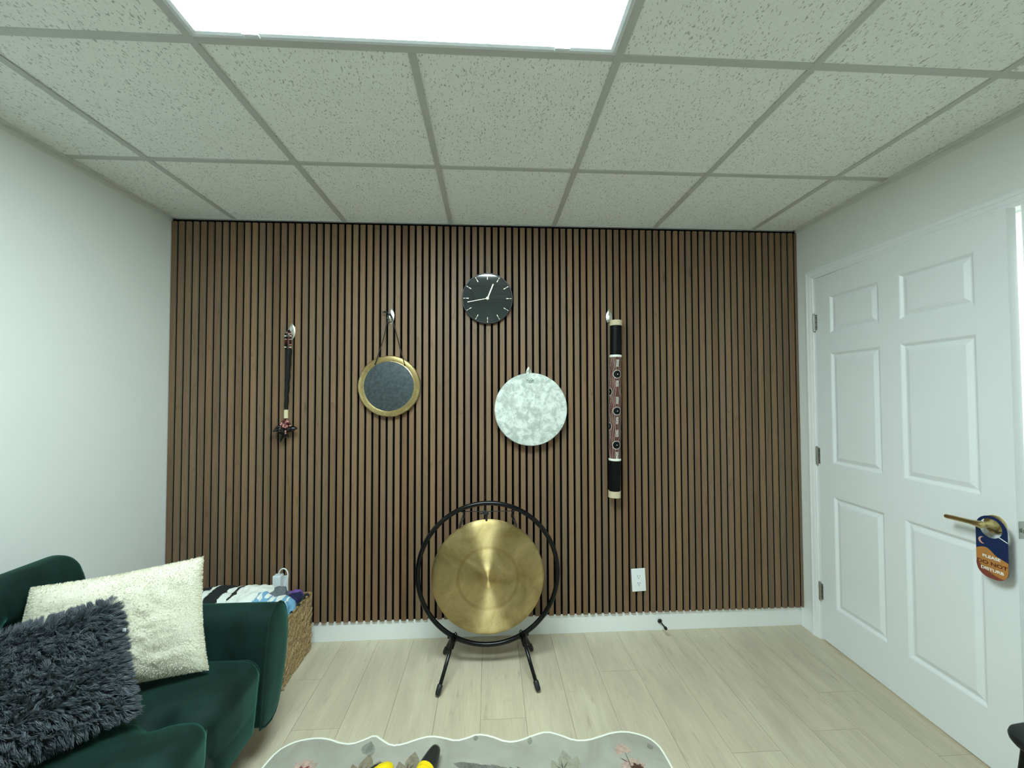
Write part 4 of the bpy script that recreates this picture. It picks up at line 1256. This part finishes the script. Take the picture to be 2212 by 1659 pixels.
# ------------------------------------------------------------------ rug
edge = [(.905, -.90), (.901, -.83), (.907, -.77), (.925, -.70), (.965, -.665), (1.010, -.652), (1.063, -.648), (1.110, -.658), (1.155, -.678), (1.203, -.686), (1.245, -.668), (1.282, -.647), (1.315, -.672), (1.360, -.702), (1.405, -.698), (1.455, -.678), (1.507, -.665), (1.560, -.677), (1.611, -.695), (1.655, -.684), (1.693, -.667), (1.745, -.678), (1.813, -.713), (1.865, -.708), (1.915, -.688), (1.975, -.670), (2.030, -.692), (2.079, -.720), (2.135, -.722), (2.185, -.708), (2.240, -.692), (2.295, -.689), (2.345, -.705), (2.380, -.725), (2.404, -.760), (2.412, -.81), (2.416, -.90)]
def smooth_loop(p, it=2):
    for _ in range(it):
        q = []
        for i in range(len(p)):
            a, b = p[i], p[(i+1) % len(p)]; q += [(a[0]*.75+b[0]*.25, a[1]*.75+b[1]*.25), (a[0]*.25+b[0]*.75, a[1]*.25+b[1]*.75)]
        p = q
    return p
lower = [(2.420, -1.1), (2.40, -1.4), (2.425, -1.7), (2.40, -1.95), (2.33, -2.02), (2.1, -1.98), (1.9, -2.03), (1.7, -1.98), (1.5, -2.03), (1.3, -1.98), (1.1, -2.03), (.96, -1.99), (.90, -1.9), (.92, -1.6), (.90, -1.3), (.915, -1.1)]
outl = smooth_loop(edge+lower, 1)
rugo = thing('area_rug', 'pale grey floral rug with scalloped white-bound edge', 'rug', (1.66, -1.3, 0))
rb_ = MB().bm(filled([(a, b) for a, b in outl], [], 0, 0))
rb_.v = [(a, c, .0005) for a, b, c in rb_.v]
top_v = [(a, b, .0105) for a, b, c in rb_.v]; nF = list(rb_.f)
r2 = MB(); r2.add(rb_.v, nF, 0); r2.add(top_v, nF, 0)
lo2 = [(a, b, .0005) for a, b in outl]; hi2 = [(a, b, .0105) for a, b in outl]; nn2 = len(outl)
r2.add(lo2+hi2, [(i, (i+1) % nn2, nn2+(i+1) % nn2, nn2+i) for i in range(nn2)], 0)
r2.build('pile', M_rug, rugo, weld=True)
M_bind = plain('white_rug_binding', (.80, .80, .72), .9)
MB().tube([(a, b, .0075) for a, b in outl], .0052, 8, closed=True).build('binding', M_bind, rugo)
# printed flowers and leaves
def printm(name, col, alpha=.85):
    m, nt, p = NT(name)
    v = coords(nt); n = noi(nt, v, 60, 4, .6)
    c = mixc(nt, mr(nt, n, .3, .7), rgb([q*.8 for q in col]), rgb([min(1, q*1.15) for q in col])); nt.links.new(c, p.inputs['Base Color'])
    p.inputs['Roughness'].default_value = .95; p.inputs['Specular IOR Level'].default_value = .1
    nt.links.new(mr(nt, noi(nt, v, 45, 4, .7), .34, .56, alpha*.55, alpha), p.inputs['Alpha']); return m
MP = dict(pink=printm('print_pink', (.60, .43, .36)), deep=printm('print_red', (.24, .055, .045), .95), tan=printm('print_tan', (.28, .24, .17)), pale=printm('print_pale', (.42, .40, .31), .7), stem=printm('print_stem', (.10, .085, .06), .9), feather=printm('print_feather', (.21, .20, .18), .8), wash=printm('print_wash', (.28, .28, .25), .5), brown=printm('print_brown', (.10, .05, .035), .95))
pr_n = [0]
def decal(pts, key, name):
    pr_n[0] += 1; z = .0108+.00012*(pr_n[0] % 12)
    b = MB(); b.add([(a, c, z) for a, c in pts], [tuple(range(len(pts)))]); return b.build(name, MP[key], rugo)
def petal(cx_, cy_, ang, L_, w_, n=14):
    u = (cos(ang), sin(ang)); v = (-u[1], u[0]); out = []
    for i in range(n+1):
        t_ = i/n; h = w_*sin(pi*t_**.8)*(1+.03*sin(i*2.)); out.append((cx_+u[0]*L_*t_+v[0]*h, cy_+u[1]*L_*t_+v[1]*h))
    for i in range(n-1, 0, -1):
        t_ = i/n; h = w_*sin(pi*t_**.8)*(1+.03*cos(i*2.)); out.append((cx_+u[0]*L_*t_-v[0]*h, cy_+u[1]*L_*t_-v[1]*h))
    return out
def joined(name, items, key):
    b = MB()
    for pts in items:
        pr_n[0] += 1; z = .0108+.00010*(pr_n[0] % 14)+(.0016 if key in ('deep', 'brown', 'stem') else 0); b.add([(a, c, z) for a, c in pts], [tuple(range(len(pts)))])
    return b.build(name, MP[key], rugo)
fl = (1.060, -.800)
joined('printed_petals', [petal(fl[0], fl[1], radians(a), .062, .017) for a in range(10, 370, 30)], 'pink')
joined('printed_flower_centre', [petal(1.060, -.800, radians(a), l, .008) for a, l in ((115, .030), (55, .034), (160, .026), (20, .024), (250, .02), (-40, .02))], 'deep')
f2 = (2.275, -.860)
joined('printed_petals', [petal(f2[0], f2[1], radians(a), .056, .016) for a in range(0, 360, 30)], 'pink')
joined('printed_flower_centre', [petal(f2[0]+.01, f2[1]+.005, radians(a), .026, .008) for a in (100, 40, 160, 10)], 'brown')
joined('printed_petals', [petal(2.256, -.778, radians(a), .034, .011) for a in range(0, 200, 28)], 'pink')
for (lx, ly) in ((1.270, -.790), (1.440, -.790), (2.010, -.815)):
    joined('printed_leaf', [petal(lx+.015, ly-.03, radians(88), .085, .026), petal(lx+.040, ly-.045, radians(70), .075, .022), petal(lx-.01, ly-.05, radians(110), .07, .020)], 'tan' if lx < 2 else 'pale')
    joined('printed_stem', [petal(lx+.004, ly-.06, radians(92), .075, .0025, 5), petal(lx+.004, ly-.035, radians(135), .035, .0018, 5), petal(lx+.006, ly-.025, radians(55), .035, .0018, 5)], 'stem')
joined('printed_stem', [petal(2.265, -.85, radians(93), .07, .0018, 5), petal(2.262, -.83, radians(140), .035, .0015, 5)], 'stem')
joined('printed_feather', [petal(1.680+.027*k, -.815-.009*k, radians(163-4.5*k), .074+.006*(k % 3), .0150, 14) for k in range(9)], 'feather')
for wx, wy, wa, wl, ww in ((1.265, -.735, 80, .06, .022), (1.290, -.75, 100, .07, .018), (1.69, -.70, 95, .03, .010), (1.90, -.73, 80, .04, .010), (2.37, -.78, 100, .03, .012)):
    joined('printed_wash', [petal(wx, wy, radians(wa), wl, ww)], 'wash')

# ------------------------------------------------------------------ power tools on the rug
M_yel = plain('tool_yellow', (.85, .62, .01), .35, var=.03); M_tblk = plain('tool_black', (.012, .014, .016), .45, var=.1)
M_tgrey = plain('chuck_collar', (.20, .19, .15), .4, .3)
def tool(label, nose, tail, group='yellow and black power tools on the rug'):
    nose, tail = Vector(nose), Vector(tail); d = (tail-nose).normalized(); up = Vector((0, 0, 1)); s = d.cross(up).normalized(); upv = s.cross(d)
    r = thing('cordless_drill', label, 'power tool', tuple(nose), group=group)
    p = lambda t_: nose+d*t_
    MB().tube([p(0), p(.004), p(.009)], [.016, .0185, .019], 24).build('chuck_collar', M_tgrey, r)
    MB().tube([p(.008), p(.012), p(.03), p(.075), p(.092)], [.019, .0205, .0245, .031, .031], 24).build('chuck', M_tblk, r)
    MB().tube([p(.090), p(.092), p(.106), p(.108)], [.031, .034, .034, .030], 28).build('clutch_ring', M_yel, r)
    MB().tube([p(.106), p(.110), p(.15), p(.19), p(.200)], [.029, .034, .035, .032, .024], 24).build('motor_housing', M_yel, r)
    g0 = p(.15)+s*.02; g1 = g0+s*.07+d*.12
    MB().tube([g0, g0.lerp(g1, .5), g1], [.021, .018, .021], 16, flat=.8).build('grip', M_tblk, r)
    c = g1+s*.02
    bt = MB(); Mx = Matrix((d, s, upv)).transposed()
    bm = bmesh.new(); bmesh.ops.create_cube(bm, size=1)
    for q in bm.verts: q.co = c+Mx @ Vector((q.co.x*.12, q.co.y*.055, q.co.z*.058))
    bmesh.ops.bevel(bm, geom=bm.edges[:], offset=.006, segments=2, profile=.5, affect='EDGES'); bt.bm(bm); bt.build('battery', M_tblk, r)
    return r
tool('yellow and black cordless drill lying on the rug, black chuck pointing at the gong', (1.543, -.768, .0475), (1.472, -1.016, .0475))
# impact driver seen from its rounded back end
dr = thing('impact_driver', 'yellow and black power tool on the rug left of the drill chuck', 'power tool', (1.39, -.82, .012))
A0 = Vector((1.394, -.832, .045))
MB().tube([A0, A0+Vector((-.008, -.008, 0)), A0+Vector((-.027, -.026, 0)), A0+Vector((-.09, -.085, 0)), A0+Vector((-.10, -.095, 0))], [.013, .024, .031, .031, .026], 24).build('motor_housing', M_yel, dr)
MB().tube([A0+Vector((-.022, .002, -.002)), A0+Vector((-.030, -.006, -.002)), A0+Vector((-.048, -.023, -.004)), A0+Vector((-.108, -.080, -.004))], [.012, .022, .029, .029], 20).build('rubber_overmold', M_tblk, dr)
MB().tube([A0+Vector((-.08, -.07, 0)), A0+Vector((-.165, -.12, 0))], [.02, .018], 14).build('grip', M_tblk, dr)
MB().box((1.19, -1.03, .012), (1.25, -.925, .066), bev=.006).build('battery', M_tblk, dr)

# ------------------------------------------------------------------ stool at the right edge
M_chair = plain('black_moulded_seat', (.008, .0105, .012), .5, var=.1, vscale=10, spec=.3)
M_chair_leg = plain('black_stool_leg', (.002, .003, .003), .5, spec=.2)
sr = radians(6); sc = Vector((3.342, -1.390, 0))
stl = thing('stool', 'black stool with rounded seat corner in front of the white door', 'stool', (sc.x, sc.y, 0), (0, 0, sr))
def rrect(h, r, n=6):
    out = []
    for cx_, cy_, a0 in ((h-r, h-r, 0), (-h+r, h-r, 90), (-h+r, -h+r, 180), (h-r, -h+r, 270)):
        for i in range(n+1):
            a = radians(a0+90*i/n); out.append((cx_+r*cos(a), cy_+r*sin(a)))
    return out
H_ = .155; rings = []
for s_, z_ in ((.90, .412), (.965, .415), (.992, .422), (1.0, .431), (.985, .439), (.94, .443), (.6, .438), (.2, .434)):
    rings.append([(a*s_, b*s_, z_) for a, b in rrect(H_, .065, 10)])
b = MB(); n = len(rings[0]); vv = [q for r in rings for q in r]
ff = [(i*n+k, i*n+(k+1) % n, (i+1)*n+(k+1) % n, (i+1)*n+k) for i in range(len(rings)-1) for k in range(n)]+[tuple(range(n))[::-1], tuple((len(rings)-1)*n+k for k in range(n))]
b.add(vv, ff, 0, True); b.build('seat', M_chair, stl, local=True)
for sx in (-1, 1):
    for sy in (-1, 1):
        MB().tube([(sx*.108, sy*.108, .413), (sx*.142, sy*.142, .0)], [.017, .013], 12).build('leg', M_chair_leg, stl, local=True)

# crumbs / specks on the floor near the baseboard
sp = MB()
for x, y in ((2.985, -.060), (2.972, -.066), (3.003, -.058)): sp.ell((x, y, .0016), (.003, .0025, .0016), su=8, sv=6)
tag(sp.build('crumbs', M_plastic), 'tiny pale crumbs on the floor near the white baseboard', 'crumbs', kind='stuff')
bpy.context.view_layer.update()
